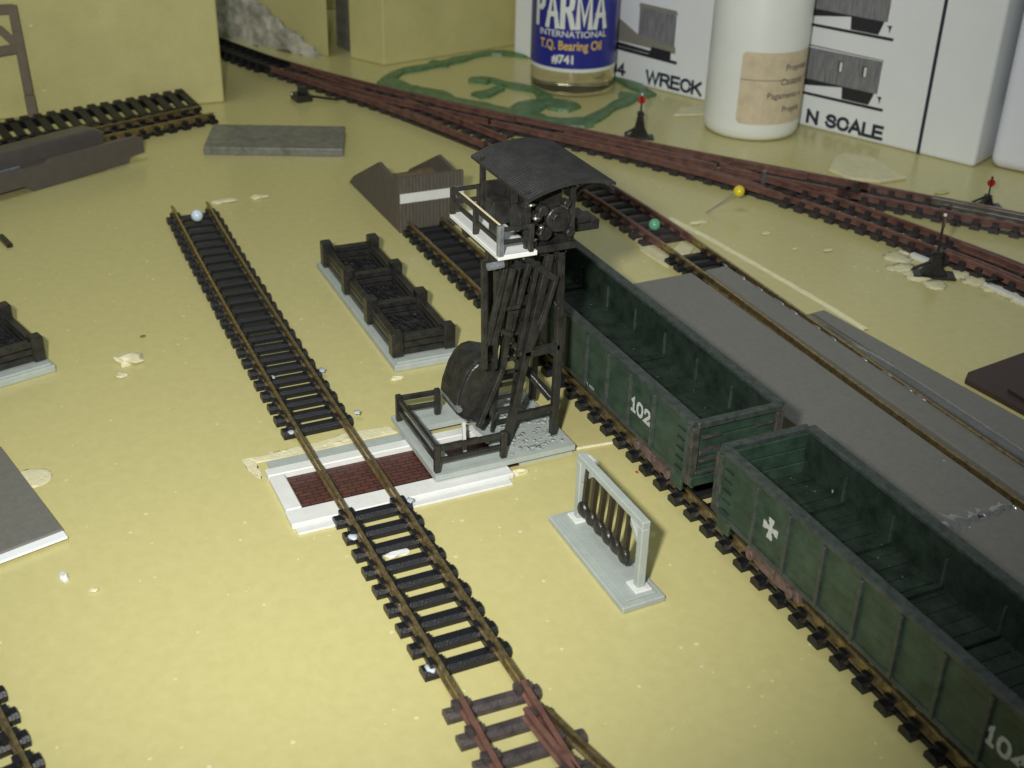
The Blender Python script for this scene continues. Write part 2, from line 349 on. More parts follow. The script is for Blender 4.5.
# rust painted turnout at the bottom edge
tR = thing('rusty_turnout', 'rust painted turnout with wide spaced sleepers at the bottom edge of the view', 'model turnout')
lineR = resample([(-12.44, 5.76), (-11, 5.72), (-8.5, 5.66)])
for s in (-1, 1): rail('stock_rail', lineR, s * GA, M['rust_rail'], tR, z=.0)
rail('switch_blade', resample([(-11.9, 6.04), (-10.2, 6.2), (-8.5, 6.5)]), 0, M['rust_rail'], tR)
rail('diverging_rail', resample([(-11.8, 6.32), (-10.4, 6.62), (-8.5, 7.2)]), 0, M['rail'], tR)
SLR2 = sleeper_mesh(.95, .24, mt=M['rust_sleeper'], y0=-.72)
sleepers(lineR, .02, .545, 2, SLR, tR); sleepers(lineR, .02 + .545 * 2, .545, 5, SLR2, tR)

# track under the wagons
tB = thing('track_section', 'long straight track on black sleepers carrying the two green wagons', 'model track')
lineB = resample([(-30.25, 11.6), (-22, 11.67), (-8, 11.66)])
for s in (-1, 1): rail('rail', lineB, s * GA, M['rail'], tB)
sleepers(lineB, .35, .5365, 41, SL, tB); webs(lineB, tB, M['sleeper'])

# yard throat: far line, turnouts
far = [(-60, 8.3), (-56, 9.4), (-52, 10.72), (-47.9, 12.1), (-44, 13.95), (-40, 16.25), (-36.1, 18.78), (-32.1, 21.55), (-28.2, 24.37), (-24.3, 27.12), (-19, 30.9)]
farL = resample(far, .6)
part_ = lambda L, a, b: [p for p in L if a <= p.x <= b]
tD = thing('track_section', 'shadowed black track emerging behind the yellow foam block at upper left', 'model track')
d1 = part_(farL, -60, -47.2)
for s in (-1, 1): rail('rail', d1, s * GA, M['darkmetal'], tD)
sleepers(d1, .2, .54, 24, SL, tD); webs(d1, tD, M['sleeper'])
# turnout 1
SPLICE = 1
t1 = thing('yard_turnout', 'rust brown turnout left of the canopy, branching towards the grey roadway', 'model turnout')
d2 = part_(farL, -47.8, -35.8)
div1 = resample([(-46.6, 12.65), (-43.7, 13.75), (-41.7, 14.55), (-39.7, 15.2), (-37.7, 15.8), (-35.9, 16.3)])
for s in (-1, 1): rail('rail', d2, s * GA, M['rust_rail'], t1)
rail('diverging_rail', div1, -GA, M['rust_rail'], t1); rail('diverging_rail', part_(div1, -41.5, 0), GA, M['rust_rail'], t1)
rail('switch_blade', part_(offs(div1, GA - .07), -46.6, -43), 0, M['rust_rail'], t1)
rail('guard_rail', part_(d2, -40.6, -37.5), GA - .13, M['rust_rail'], t1); rail('guard_rail', part_(div1, -40.6, -37.8), -GA + .13, M['rust_rail'], t1)
SLY = sleeper_mesh(.72, .26, mt=M['rust_sleeper'])
webs(d2, t1, M['yard_sleeper'], w=.2); webs(div1, t1, M['yard_sleeper'], w=.2)
for i in range(20):
    # turnout timbers get longer as the branch opens out
    x = -47.2 + i * .52; yc = xy(farL, x); w_ = max(0, yc - xy(div1, x)) if x > -46.4 else 0
    me = sleeper_mesh(.72, .28, mt=M['yard_sleeper'], y0=-.72 - w_ * .86, chairs=False)
    s = bpy.data.objects.new('timber', me); COL.objects.link(s); s.parent = t1; s.location = (x, yc, 0); s.rotation_euler = (0, 0, .5)
bm = NB(); bar(bm, (-37.9, 17.0, .2), (-37.9, 17.0, .42), .1); obj('frog_pin', bm, M['darkmetal'], t1)
bm = NB(); prism(bm, [(-39.8, 15.85), (-38.4, 16.6), (-38.5, 16.35), (-39.7, 15.75)], .12, .2); obj('frog', bm, M['rust_rail'], t1)
# turnout 2
t2 = thing('yard_turnout', 'long rust brown turnout right of the canopy, in front of the milky bottle', 'model turnout')
d3 = part_(farL, -36.5, -27.6)
near = resample([(-36.6, 18.38), (-33.7, 20.1), (-31, 21.5), (-28.4, 22.62), (-25.75, 23.45), (-23.1, 24.1), (-20.5, 24.55), (-14, 24.9)], .6)
n2 = part_(near, -36.6, -27.6)
for s in (-1, 1): rail('rail', d3, s * GA, M['rust_rail'], t2) if s > 0 else rail('rail', part_(d3, -31.5, 0), s * GA, M['rust_rail'], t2)
rail('diverging_rail', n2, -GA, M['rust_rail'], t2); rail('diverging_rail', part_(n2, -31.2, 0), GA, M['rust_rail'], t2)
rail('switch_blade', part_(offs(d3, -GA + .12), -36.2, -31), 0, M['rust_rail'], t2); rail('switch_blade', part_(offs(n2, GA - .18), -36.2, -31), 0, M['rust_rail'], t2)
rail('guard_rail', part_(n2, -31.6, -28.8), -GA + .14, M['rust_rail'], t2); rail('guard_rail', part_(d3, -31.6, -28.8), GA - .14, M['rust_rail'], t2)
webs(d3, t2, M['yard_sleeper'], w=.2); webs(n2, t2, M['yard_sleeper'], w=.2)
for i in range(16):
    x = -36.2 + i * .5; yc = xy(farL, x); w_ = max(0, yc - xy(near, x))
    me = sleeper_mesh(.74, .28, mt=M['yard_sleeper'], y0=-.74 - w_ * .86, chairs=False)
    s = bpy.data.objects.new('timber', me); COL.objects.link(s); s.parent = t2; s.location = (x, yc, 0); s.rotation_euler = (0, 0, .57)
bm = NB(); bar(bm, (-29.7, 22.55, .1), (-29.7, 22.55, .5), .1); obj('frog_pin', bm, M['silver'], t2)
bm = NB(); prism(bm, [(-31.4, 21.5), (-29.9, 22.5), (-30.0, 22.2), (-31.3, 21.4)], .12, .2); obj('frog', bm, M['rust_rail'], t2)
# far right plain line
t3 = thing('track_section', 'rust brown track with bright bare inner rail nearest the white boxes', 'model track')
d4 = part_(farL, -28.4, -19)
for s in (-1, 1): rail('rail', d4, s * GA, M['rust_rail'], t3)
BARE = [(-.025, .19), (.025, .19), (.025, .35), (-.025, .35)]
rail('guard_rail', part_(offs(d4, GA - .17), -26.6, -20.5), 0, M['bare_rail'], t3, BARE); rail('guard_rail', part_(offs(d4, GA + .07), -26.6, -22.5), 0, M['bare_rail'], t3, BARE)
rail('guard_rail', part_(offs(d4, -.1), -25.6, -20.5), 0, M['bare_rail'], t3, BARE)
sleepers(d4, .3, .54, 20, SLK, t3); webs(d4, t3, M['yard_sleeper'], w=.2)
# near right turnout
t4 = thing('yard_turnout', 'rust brown turnout on white strips at the right edge, beside the tall switch stand', 'model turnout')
d5 = part_(near, -28.4, -15)
for s in (-1, 1): rail('rail', d5, s * GA, M['rust_rail'], t4)
rail('switch_blade', part_(offs(near, -GA + .17), -23.2, -17), 0, M['rust_rail'], t4); rail('switch_blade', part_(offs(near, GA - .13), -23.4, -17), 0, M['rust_rail'], t4)
sleepers(d5, .25, .54, 22, SLK, t4); webs(d5, t4, M['yard_sleeper'], w=.2)
bm = NB(); bar(bm, (-21.2, 23.5, .2), (-20.9, 26.3, .2), .09, .06); obj('throw_bar', bm, M['darkmetal'], t4)
for a, b in ((-23.6, -22.85), (-21.75, -18.4)):
    rail('white_strip', part_(offs(near, -.86), a, b), 0, M['white'], t4, [(-.07, 0), (.07, 0), (.07, .12), (-.07, .12)])

# line into the grey road: rust track then rails set in sheets
tC = thing('track_section', 'rust and brass railed track running under the canopy into the grey roadway', 'model track')
lineC = resample([(-35.7, 16.4), (-33.5, 16.95), (-31, 17.27), (-28, 17.37), (-24, 17.33), (-16, 17.14), (-7, 17.14)])
cr = part_(lineC, -35.8, -26.2); cg = part_(lineC, -26.4, -7)
for s in (-1, 1):
    rail('rusty_rail', cr, s * GA, M['rust_rail'], tC); rail('rail', cg, s * GA, M['rail'], tC)
sleepers(cr, .2, .54, 17, SLK, tC)
sleepers(cg, .75, .46, 4, SL, tC)
bm = NB(); p = G(590, 190, .1)
# road sheets
r0 = G(795, 417, .3)
rs = thing('roadway', 'grey brown roadway sheets laid around the rails behind the wagons', 'roadway')
yl = r0.y - .05
bm = NB(); prism(bm, [(-24.25, yl - .35), (-24.3, 16.58), (-13.15, 16.5), (-13.1, yl)], 0, .3); obj('near_sheet', bm, M['road'], rs, .015)
bm = NB(); prism(bm, [(-13.0, yl), (-13.05, 16.5), (-4, 16.5), (-4, yl)], 0, .3); obj('near_sheet', bm, M['road'], rs, .015)
bm = NB(); prism(bm, [(-24.3, 16.97), (-24.35, 17.66), (-4, 17.55), (-4, 16.78)], 0, .31); obj('middle_sheet', bm, M['road'], rs, .04, seg=3)
bm = NB(); prism(bm, [(-21.25, 17.9), (-21.3, 18.45), (-14.3, 19.15), (-4, 19.2), (-4, 17.9)], 0, .26); obj('far_sheet', bm, M['road'], rs, .03, seg=2)
bm = NB(); tube(bm, [(-21.2, 18.0, .12), (-18, 18.0, .17), (-12, 18.0, .17), (-4, 18.0, .17)], .15, 16); obj('solder_edge', bm, M['gloss'], rs, smooth=True)
bm = NB()
for i in range(26):
    x = -24.2 + i * .75 + random.uniform(-.2, .2); blob(bm, (x, 17.62, .315), .05, 1, .4, (random.uniform(2, 6), .7, .35))
obj('glue_trace', bm, M['silver'], rs, smooth=True)
bm = NB(); rr = []
for i in range(40):
    t = i / 39; y = yl + .1 + t * (16.3 - yl); w_ = .10 + .05 * math.sin(i * 1.1) + random.uniform(-.04, .04) + (.07 if t < .3 else 0); x = -13.08 + .04 * math.sin(i * .5)
    rr.append([bm.verts.new((x + a * w_, y, .302 + b)) for a, b in ((-1.3, 0), (-.5, .03), (.4, .035 + random.uniform(0, .02)), (1, 0))])
for a, b in zip(rr, rr[1:]):
    for k in range(3): bm.faces.new((a[k], a[k + 1], b[k + 1], b[k]))
obj('seam_solder', bm, M['gloss'], rs, smooth=True)

# left edge tracks
SL9 = SL
tE = thing('track_section', 'out of focus black track cut off by the bottom left corner', 'model track')
lineE = resample([(-17.6, -1.85), (-11.5, -.62)])
for s in (-1, 1): rail('rail', lineE, s * GA, M['rail'], tE)
sleepers(lineE, .2, .5365, 12, SL, tE); webs(lineE, tE, M['sleeper'])
tF = thing('track_section', 'short spare track lying flat behind the brown grey chassis', 'model track')
a_, b_ = G(206, 116, .1), G(0, 160, .1); lineF = resample([tuple(a_)[:2], tuple(b_ + (b_ - a_) * .3)[:2]])
for s in (-1, 1): rail('rail', lineF, s * GA, M['rail'], tF)
sleepers(lineF, .1, .52, 20, SL, tF); webs(lineF, tF, M['sleeper'])
# second spare track leaning on the foam block
a_, b_ = G(193, 116, 0), G(0, 152, 0); dd = (b_ - a_).normalized()
tH = thing('track_section', 'spare black track leaning sideways against the large foam block', 'model track', tuple(a_ + Vector((-.6, .1, .46))))
tH.rotation_euler = Matrix(((dd.x, -dd.y, 0), (dd.y, dd.x, 0), (0, 0, 1))).to_3x3().to_euler()
tilt = Matrix.Rotation(math.radians(14), 3, 'X')
tH.scale = (1, 1, -1)
tH.rotation_euler = (Matrix(((dd.x, -dd.y, 0), (dd.y, dd.x, 0), (0, 0, 1))).to_3x3() @ tilt.inverted()).to_euler()
lineH = resample([(0, 0), (13, 0)])
for s in (-1, 1): rail('rail', lineH, s * GA, M['darkmetal'], tH)
sleepers(lineH, .1, .46, 27, SL, tH); webs(lineH, tH, M['sleeper'])

# ---------------------------------------------------------------- ash pit and its torn margin
pit = thing('ash_pit', 'white framed ash pit with dark red brick floor under the rails', 'ash pit', (-18.85, 4.3, 0))
def PB(bm, x0, x1, y0, y1, z0, z1): box(bm, x0 + 18.85, x1 + 18.85, y0 - 4.3, y1 - 4.3, z0, z1)
bm = NB(); PB(bm, -19.7, -18.2, 4.5, 8.9, .006, .02); obj('brick_floor', bm, M['brick'], pit)
bm = NB()
PB(bm, -19.74, -19.48, 4.32, 8.7, 0, .14); PB(bm, -18.28, -17.82, 4.3, 8.62, 0, .12); PB(bm, -19.478, -18.282, 4.32, 4.62, 0, .135)
obj('rim', bm, M['white'], pit, .02)
bm = NB(); PB(bm, -20.12, -19.75, 4.45, 7.6, 0, .06); obj('backing_strip', bm, M['grey'], pit, .01)
bm = NB(); PB(bm, -17.818, -17.62, 4.35, 8.5, 0, .05); obj('lower_lip', bm, M['white'], pit, .01)
bm = NB()
pts = [(-20.42, 4.05), (-20.45, 5.5), (-20.6, 6.2), (-20.5, 7.1), (-20.22, 7.15), (-20.22, 4.25), (-19.9, 4.25), (-19.6, 4.22), (-19.9, 4.12)]
prism(bm, pts, 0, .02); bmesh.ops.subdivide_edges(bm, edges=bm.edges[:], cuts=3)
for v in bm.verts: v.co += Vector((random.uniform(-.03, .03), random.uniform(-.03, .03), 0))
for i in range(14): blob(bm, (-20.42 + random.uniform(-.06, .14), random.uniform(4.1, 7.1), .01), random.uniform(.04, .08), 1, .5, (1.4, 1.6, .4))
tag(obj('torn_foam', bm, M['torn']), 'ragged strip of torn pale foam along the upper side of the ash pit', 'foam scrap')
bm = NB()
tube(bm, [(-18.24, 8.9, .004), (-18.3, 10.2, .012), (-18.2, 11.3, .01)], .035, 6)
blob(bm, (-17.95, 8.75, .02), .12, 2, .4, (.6, 1.6, .5)); blob(bm, (-17.9, 8.5, .02), .1, 2, .4, (.6, 1.6, .5))
tag(obj('foam_joint', bm, M['torn']), 'thin pale joint line running from the ash pit to the wagon track', 'foam joint')

# ---------------------------------------------------------------- coaling tower
tw = thing('coaling_tower', 'dark coaling tower with a black arched roof, railed platform and tilted bucket', 'coaling tower', (-19.3, 8.7, 0))
OX, OY = -19.3, 8.7
def TP(x, y, z): return (x - OX, y - OY, z)
def TB(bm, x0, x1, y0, y1, z0, z1): box(bm, x0 - OX, x1 - OX, y0 - OY, y1 - OY, z0, z1)
bm = NB()
hx0, hx1, hy0, hy1 = -19.85, -18.5, 7.6, 8.55
TB(bm, -20.5, hx0, 7.12, 10.04, .155, .27); TB(bm, hx1, -18.08, 7.12, 10.04, .155, .27); TB(bm, hx0, hx1, 7.12, hy0, .155, .27); TB(bm, hx0, hx1, hy1, 10.04, .155, .27)
bmesh.ops.remove_doubles(bm, verts=bm.verts, dist=1e-4)
for v in bm.verts: v.co.z -= .1 if False else 0
obj('base_plate', bm, M['grey'], tw)
bm = NB(); TB(bm, -20.3, -18.2, 8.9, 10.05, 0, .155); obj('plinth', bm, M['grey'], tw)
ZB = .27
bm = NB()
for i in range(240):
    x = random.uniform(-20.3, -18.2); y = random.uniform(8.7, 10.0)
    blob(bm, TP(x, y, ZB), random.uniform(.015, .045), 1, .4, (1.3, 1.3, .25))
kind(obj('glue_lumps', bm, M['glued'], tw, smooth=True), 'stuff')
def leg(name, pts, w, mt=M['brownblack'], seg=1):
    bm = NB()
    for p, q in zip(pts, pts[1:]): bar(bm, TP(*p), TP(*q), w)
    return obj(name, bm, mt, tw, .012)
def X(u, v, x): return tuple(GX(u, v, x))
xn = -18.62
leg('leg', [(xn, 9.82, ZB), (xn, 9.86, 2.15), (xn, 9.80, 4.3)], .14)
leg('leg', [(xn, 8.80, ZB), (xn, 9.17, 2.14), (xn, 9.60, 4.2)], .14)
leg('leg', [(-20.05, 10.05, ZB), (-19.9, 10.02, 2.1), (-19.8, 9.85, 4.3)], .13)
leg('leg', [(-20.05, 8.95, ZB), (-19.95, 9.2, 2.1), (-19.85, 9.5, 4.3)], .13)
leg('cross_brace', [(xn, 8.92, .85), (xn, 9.82, .88)], .12); leg('cross_brace', [(xn, 9.12, 2.17), (xn, 9.86, 2.2)], .14)
leg('cross_brace', [(-20.0, 9.0, .95), (-20.0, 10.0, .95)], .12)
leg('cross_brace', [(-19.92, 9.1, 2.15), (-19.92, 10.0, 2.2)], .12)
leg('diagonal_brace', [(-19.9, 9.2, 1.9), (-18.75, 9.82, 1.0)], .13)
leg('diagonal_brace', [(-19.9, 9.4, 3.9), (xn + .05, 9.82, 3.0)], .1); leg('diagonal_brace', [(xn, 9.2, 2.2), (xn, 9.80, 3.7)], .12)
leg('diagonal_brace', [(-19.95, 10.0, 2.2), (xn + .05, 9.80, 4.1)], .12)
leg('diagonal_brace', [(-19.5, 9.15, 2.1), (-18.7, 9.75, 4.1)], .11); leg('diagonal_brace', [X(523, 256, -18.4), X(556, 279, -18.4)], .11)
# hoist guides: twin uprights carried on raking struts
hg = -18.5
gt, gb = 4.2, 1.75
A1 = GX(484, 262, hg); A2 = GX(493, 262, hg)
leg('hoist_guide', [(hg, A1.y, 4.28), (hg, A1.y + .04, 2.1)], .10)
leg('hoist_guide', [(hg - .1, A1.y + .3, 4.28), (hg - .1, A1.y + .30, 2.0)], .08)
leg('hoist_guide', [(-19.4, 8.72, 4.28), (-19.4, 8.78, 2.0), (-19.7, 8.85, ZB)], .12)
leg('raking_strut', [X(478, 427, -18.75), X(503, 368, -18.8), X(517, 268, -18.9)], .10)
leg('raking_strut', [X(493, 345, -18.6), X(513, 268, -18.6)], .11); leg('raking_strut', [X(505, 350, -18.9), X(530, 262, -18.9)], .10)
leg('raking_strut', [X(530, 345, -18.8), X(545, 262, -18.8)], .09); leg('raking_strut', [X(540, 330, -18.4), X(557, 276, -18.4)], .08)
leg('raking_strut', [X(505, 360, -19.4), X(512, 300, -19.4), X(526, 262, -19.4)], .08)
leg('raking_strut', [X(487, 345, -18.5), X(505, 268, -18.5)], .1); leg('raking_strut', [X(519, 350, -18.7), X(538, 262, -18.7)], .09)
leg('cross_brace', [X(484, 325, -18.7), X(512, 335, -18.7)], .1); leg('cross_brace', [X(498, 310, -18.7), X(520, 306, -18.7)], .08)
# ladder up the middle
bm = NB()
for k in range(13):
    z = .5 + k * .27; bar(bm, TP(-19.1, 8.75 + k * .03, z), TP(-19.1, 9.1 + k * .03, z), .06)
bar(bm, TP(-19.1, 8.72, .3), TP(-19.1, 9.1, 4.2), .06); bar(bm, TP(-19.1, 9.08, .3), TP(-19.1, 9.46, 4.2), .06)
obj('ladder', bm, M['brownblack'], tw)
# platform
bm = NB(); TB(bm, -20.42, -18.18, 8.36, 9.12, 4.36, 4.45); obj('platform', bm, M['white'], tw, .012)
bm = NB(); TB(bm, -20.25, -18.35, 9.13, 9.98, 4.30, 4.43); TB(bm, -20.2, -18.4, 8.5, 8.62, 4.18, 4.325); TB(bm, -18.75, -18.55, 8.45, 9.9, 4.15, 4.32); TB(bm, -20.05, -19.85, 8.45, 9.9, 4.15, 4.32)
obj('deck_beam', bm, M['brownblack'], tw, .01)
bm = NB(); tube(bm, [TP(-18.28, 8.2, 4.24), TP(-18.28, 8.5, 4.25)], .07, 8); obj('pulley_axle', bm, M['silver'], tw)
def rails_(name, pts, zt, mt, posts, w=.08):
    for p in posts:
        bm = NB(); bar(bm, TP(p[0], p[1], zt[0]), TP(p[0], p[1], zt[-1] + .04), w * 1.15); obj('railing_post', bm, mt, tw, .012)
    bm = NB()
    for z in zt[1:]:
        for a, b in zip(pts, pts[1:]): bar(bm, TP(a[0], a[1], z), TP(b[0], b[1], z), w * .8, w)
    obj(name, bm, mt, tw, .012)
rails_('railing', [(-20.38, 8.95), (-20.38, 8.41), (-18.22, 8.41), (-18.22, 9.0)], (4.43, 4.68, 4.92), M['brownblack'], [(-20.38, 8.41), (-19.3, 8.41), (-18.22, 9.0), (-20.38, 8.95)])
bm = NB(); bar(bm, TP(-18.22, 8.41, 4.43), TP(-18.22, 8.41, 5.0), .11); obj('railing_post', bm, M['silver'], tw, .015)
bm = NB(); tube(bm, [TP(-20.0, 8.43, 4.985), TP(-18.3, 8.43, 4.985)], .02, 6); obj('rail_wear', bm, M['label'], tw)
# hoist house machinery
bm = NB(); TB(bm, -19.9, -19.5, 8.85, 9.2, 4.45, 4.9); obj('control_box', bm, M['brownblack'], tw, .03)
for q_ in ((-19.7, -19.5, 9.2, 9.35, 4.44, 5.3), (-20.3, -20.2, 9.0, 9.9, 4.44, 5.05), (-19.2, -18.7, 8.62, 8.7, 4.46, 4.75)):
    bm = NB(); TB(bm, *q_); obj('screen_panel', bm, M['brownblack'], tw, .01)
bm = NB()
tube(bm, [TP(-18.95, 9.0, 4.8), TP(-18.95, 9.6, 4.8)], .26, 20); obj('winch_drum', bm, M['black'], tw, .03)
bm = NB(); tube(bm, [TP(-18.5, 9.62, 4.88), TP(-18.38, 9.62, 4.88)], .24, 24); o = obj('winch_wheel', bm, M['brownblack'], tw, .02)
bm = NB(); tube(bm, [TP(-18.4, 9.62, 4.88), TP(-18.33, 9.62, 4.88)], .14, 20); obj('wheel_hub', bm, M['black'], tw, .01)
for y, z, r in ((9.05, 4.72, .13), (9.1, 4.5, .12), (9.18, 5.0, .12), (8.98, 5.22, .09), (9.35, 4.66, .17), (9.3, 5.1, .14), (9.85, 4.62, .12), (9.75, 5.18, .10)):
    bm = NB(); tube(bm, [TP(-18.5, y, z), TP(-18.28 - r * .3, y, z)], r * .8, 7); obj('gear_casting', bm, M['black'], tw, .02)
for y, z, r in ((9.02, 5.28, .05), (9.12, 5.02, .06), (9.22, 4.84, .05), (9.08, 4.62, .05)):  # bright bare-metal blobs shaped as glints on the dark machinery
    bm = NB(); blob(bm, TP(-18.26, y, z), r, 1, .35, (.6, 1.6, .7)); obj('modelled_glint', bm, M['bare_rail'], tw, smooth=True)
bm = NB(); TB(bm, -19.7, -18.7, 9.4, 9.85, 4.43, 5.4); obj('hoist_house', bm, M['black'], tw, .03)
for p in ((-18.35, 8.98), (-20.3, 8.98), (-18.5, 9.93), (-20.35, 9.93)):
    bm = NB(); bar(bm, TP(p[0], p[1], 4.4), TP(p[0], p[1], 5.5), .1); obj('roof_post', bm, M['brownblack'], tw, .01)
# chute and counterweight block on the far side
bm = NB()
arc = [TP(-19.0 - t * .55, 10.2 + t * 1.15, 4.9 + .28 * math.sin(math.pi * (.15 + t * .85)) - .1 * t) for t in [i / 10 for i in range(11)]]
tube(bm, arc, .05, 8); obj('chute_arm', bm, M['brownblack'], tw)
bm = NB(); TB(bm, -19.4, -18.9, 10.2, 10.75, 4.35, 4.55); TB(bm, -19.3, -18.8, 10.05, 10.5, 4.55, 4.68); obj('chute', bm, M['black'], tw, .02)
# roof: barrel vault with fine ribs
bm = NB(); nx = 90; ny = 18; x0, x1, y0, y1 = -20.68, -18.14, 8.90, 10.60
top = []; bot = []
for i in range(nx + 1):
    x = x0 + (x1 - x0) * i / nx; tr = []; br_ = []
    for j in range(ny + 1):
        t = j / ny; y = y0 + (y1 - y0) * t; z = 5.38 + .10 * t + .16 * (1 - (2 * t - 1) ** 2)
        tr.append(bm.verts.new(TP(x, y, z + .045 + (.014 if i % 3 == 0 else 0)))); br_.append(bm.verts.new(TP(x, y, z)))
    top.append(tr); bot.append(br_)
for i in range(nx):
    for j in range(ny):
        bm.faces.new((top[i][j], top[i + 1][j], top[i + 1][j + 1], top[i][j + 1])); bm.faces.new((bot[i][j], bot[i][j + 1], bot[i + 1][j + 1], bot[i + 1][j]))
for i in range(nx):
    bm.faces.new((top[i][0], bot[i][0], bot[i + 1][0], top[i + 1][0])); bm.faces.new((top[i][ny], top[i + 1][ny], bot[i + 1][ny], bot[i][ny]))
for j in range(ny):
    bm.faces.new((top[0][j], top[0][j + 1], bot[0][j + 1], bot[0][j])); bm.faces.new((top[nx][j], bot[nx][j], bot[nx][j + 1], top[nx][j + 1]))
obj('roof', bm, M['roof'], tw)
# tilted bucket
bm = NB()
oc = []
for k in range(16):
    a = k * math.pi / 8 + .2; yy = .44 * math.copysign(abs(math.cos(a)) ** .75, math.cos(a)); zz = .68 * math.copysign(abs(math.sin(a)) ** .75, math.sin(a)); oc.append((yy, zz))
ta = -.34
oc = [(8.38 - OY + y * math.cos(ta) - z * math.sin(ta), 1.40 + y * math.sin(ta) + z * math.cos(ta)) for y, z in oc]
prism(bm, oc, -19.75 - OX, -18.95 - OX, 'x'); bk = obj('bucket', bm, M['black'], tw, .05, seg=2)
bm = NB(); oc2 = [(8.38 - OY + (y - 8.38 + OY) * .86, 1.40 + (z - 1.40) * .88) for y, z in oc]
prism(bm, oc2, -18.97 - OX, -18.90 - OX, 'x'); obj('bucket_lid', bm, M['brownblack'], bk, .02)
bm = NB(); tube(bm, [TP(-19.7, 7.92, 1.1), TP(-18.85, 7.92, 1.1)], .06, 8); obj('bucket_pivot', bm, M['silver'], bk)
# fence round the pit opening
def fence():
    P = [(-20.2, 8.0), (-20.25, 7.2), (-18.2, 7.2), (-18.2, 8.55)]
    for p in P:
        bm = NB(); bar(bm, TP(p[0], p[1], ZB), TP(p[0], p[1], .86), .12); obj('fence_post', bm, M['black'], tw, .02)
    bm = NB()
    for z, w in ((.78, .11), (.52, .10)):
        for a, b in zip(P, P[1:]): bar(bm, TP(a[0], a[1], z), TP(b[0], b[1], z), .07, w)
    obj('fence_rail', bm, M['black'], tw, .012)
fence()
bm = NB(); bar(bm, TP(-18.95, 8.08, .05), TP(-18.95, 8.04, .75), .06); bar(bm, TP(-18.8, 8.5, .28), TP(-19.6, 8.35, .28), .06); obj('white_guide', bm, M['white'], tw)

# ---------------------------------------------------------------- coal bins
def coal_bin(label, loc, rz=0, group='coal bins on grey plinths'):
    t = thing('coal_bin', label, 'coal bin', loc, rz, group)
    bm = NB(); prism(bm, [(-3.05, -.8), (3.05, -.8), (3.05, .8), (-3.05, .8)], 0, .16); obj('plinth', bm, M['grey'], t, .02)
    bm = NB(); prism(bm, [(-2.98, -.73), (2.98, -.73), (2.98, .73), (-2.98, .73)], .15, .2); obj('plinth_top', bm, M['grey'], t, .01)
    L = 2.65; Wd = .58
    z0 = .2
    for s in (-1, 1):
        bm = NB()
        for r in range(3):
            box(bm, -L, L, s * Wd - .09, s * Wd + .09, z0 + .02 + r * .17, z0 + .17 + r * .17)
        for v in bm.verts: v.co.z += -.06 * abs(math.sin(v.co.x * math.pi / 1.77)) if v.co.z > z0 + .5 else 0
        obj('side_wall', bm, M['black'], t, .02)
    for x in (-L, -.88, .88, L):
        bm = NB()
        for r in range(3 if abs(x) > 1 else 3): box(bm, x - .09, x + .09, -Wd + .095, Wd - .095, z0 + .02 + r * .16, z0 + .165 + r * .16)
        obj('partition', bm, M['black'], t, .02)
        for s in (-1, 1):
            bm = NB(); box(bm, x - .15, x + .15, s * (Wd + .03) - .15, s * (Wd + .03) + .12, z0, z0 + (.66 if x < L - .1 else .58)); obj('corner_post', bm, M['black'], t, .03)
    for i, (a, b) in enumerate(((-L, -.88), (-.88, .88), (.88, L))):
        bm = NB(); nn = 16
        g = [[bm.verts.new((a + .05 + (b - a - .1) * p / nn, -Wd + .05 + (2 * Wd - .1) * q / nn, z0 + .08 + random.uniform(0, .05) + .03 * math.sin(q * .4))) for q in range(nn + 1)] for p in range(nn + 1)]
        for p in range(nn):
            for q in range(nn): bm.faces.new((g[p][q], g[p + 1][q], g[p + 1][q + 1], g[p][q + 1]))
        kind(obj('coal', bm, M['coal'], t), 'stuff')
    return t
c1 = coal_bin('black three-bay coal bin on a grey plinth beside the tower', (-25.68, 8.83, 0), -.015)
c2 = coal_bin('black coal bin on a grey plinth cut off by the left edge', (-28.18, -.32, 0), .27)

# ---------------------------------------------------------------- fire iron rack
rk = thing('tool_rack', 'light grey rack hung with six dark fire irons on a grey base', 'tool rack', (-14.9, 8.95, 0))
bm = NB(); prism(bm, [(-1.42, -.36), (1.40, -.40), (1.38, .42), (-1.42, .36)], 0, .12); obj('base', bm, M['grey'], rk, .02)
bm = NB(); prism(bm, [(-1.3, -.25), (1.28, -.28), (1.27, .3), (-1.3, .25)], .115, .16); obj('base_step', bm, M['grey'], rk, .01)
for x in (-1.1, 1.04):
    bm = NB(); box(bm, x - .075, x + .075, .02, .17, .15, 1.36); obj('post', bm, M['grey'], rk, .015)
    bm = NB(); box(bm, x - .17, x + .17, -.06, .26, .15, .20); obj('foot', bm, M['white'], rk, .015)
bm = NB(); box(bm, -1.175, 1.115, .02, .17, 1.365, 1.50); obj('beam', bm, M['grey'], rk, .015)
for x, s in ((-1.02, 1), (.96, -1)):
    bm = NB(); bar(bm, (x, .095, 1.02), (x + s * .36, .095, 1.36), .1, .1); obj('knee_brace', bm, M['grey'], rk, .01)
for k in range(6):
    x = -.80 + k * .29
    bm = NB(); bar(bm, (x, .06, 1.36), (x + random.uniform(-.02, .02), .02, .62), .085); f = obj('fire_iron', bm, M['tool'], rk)
    bm = NB(); blob(bm, (x, .0, .56), .15, 2, .08, (1.0, .6, 1.1)); obj('iron_head', bm, M['black'], f, smooth=True)

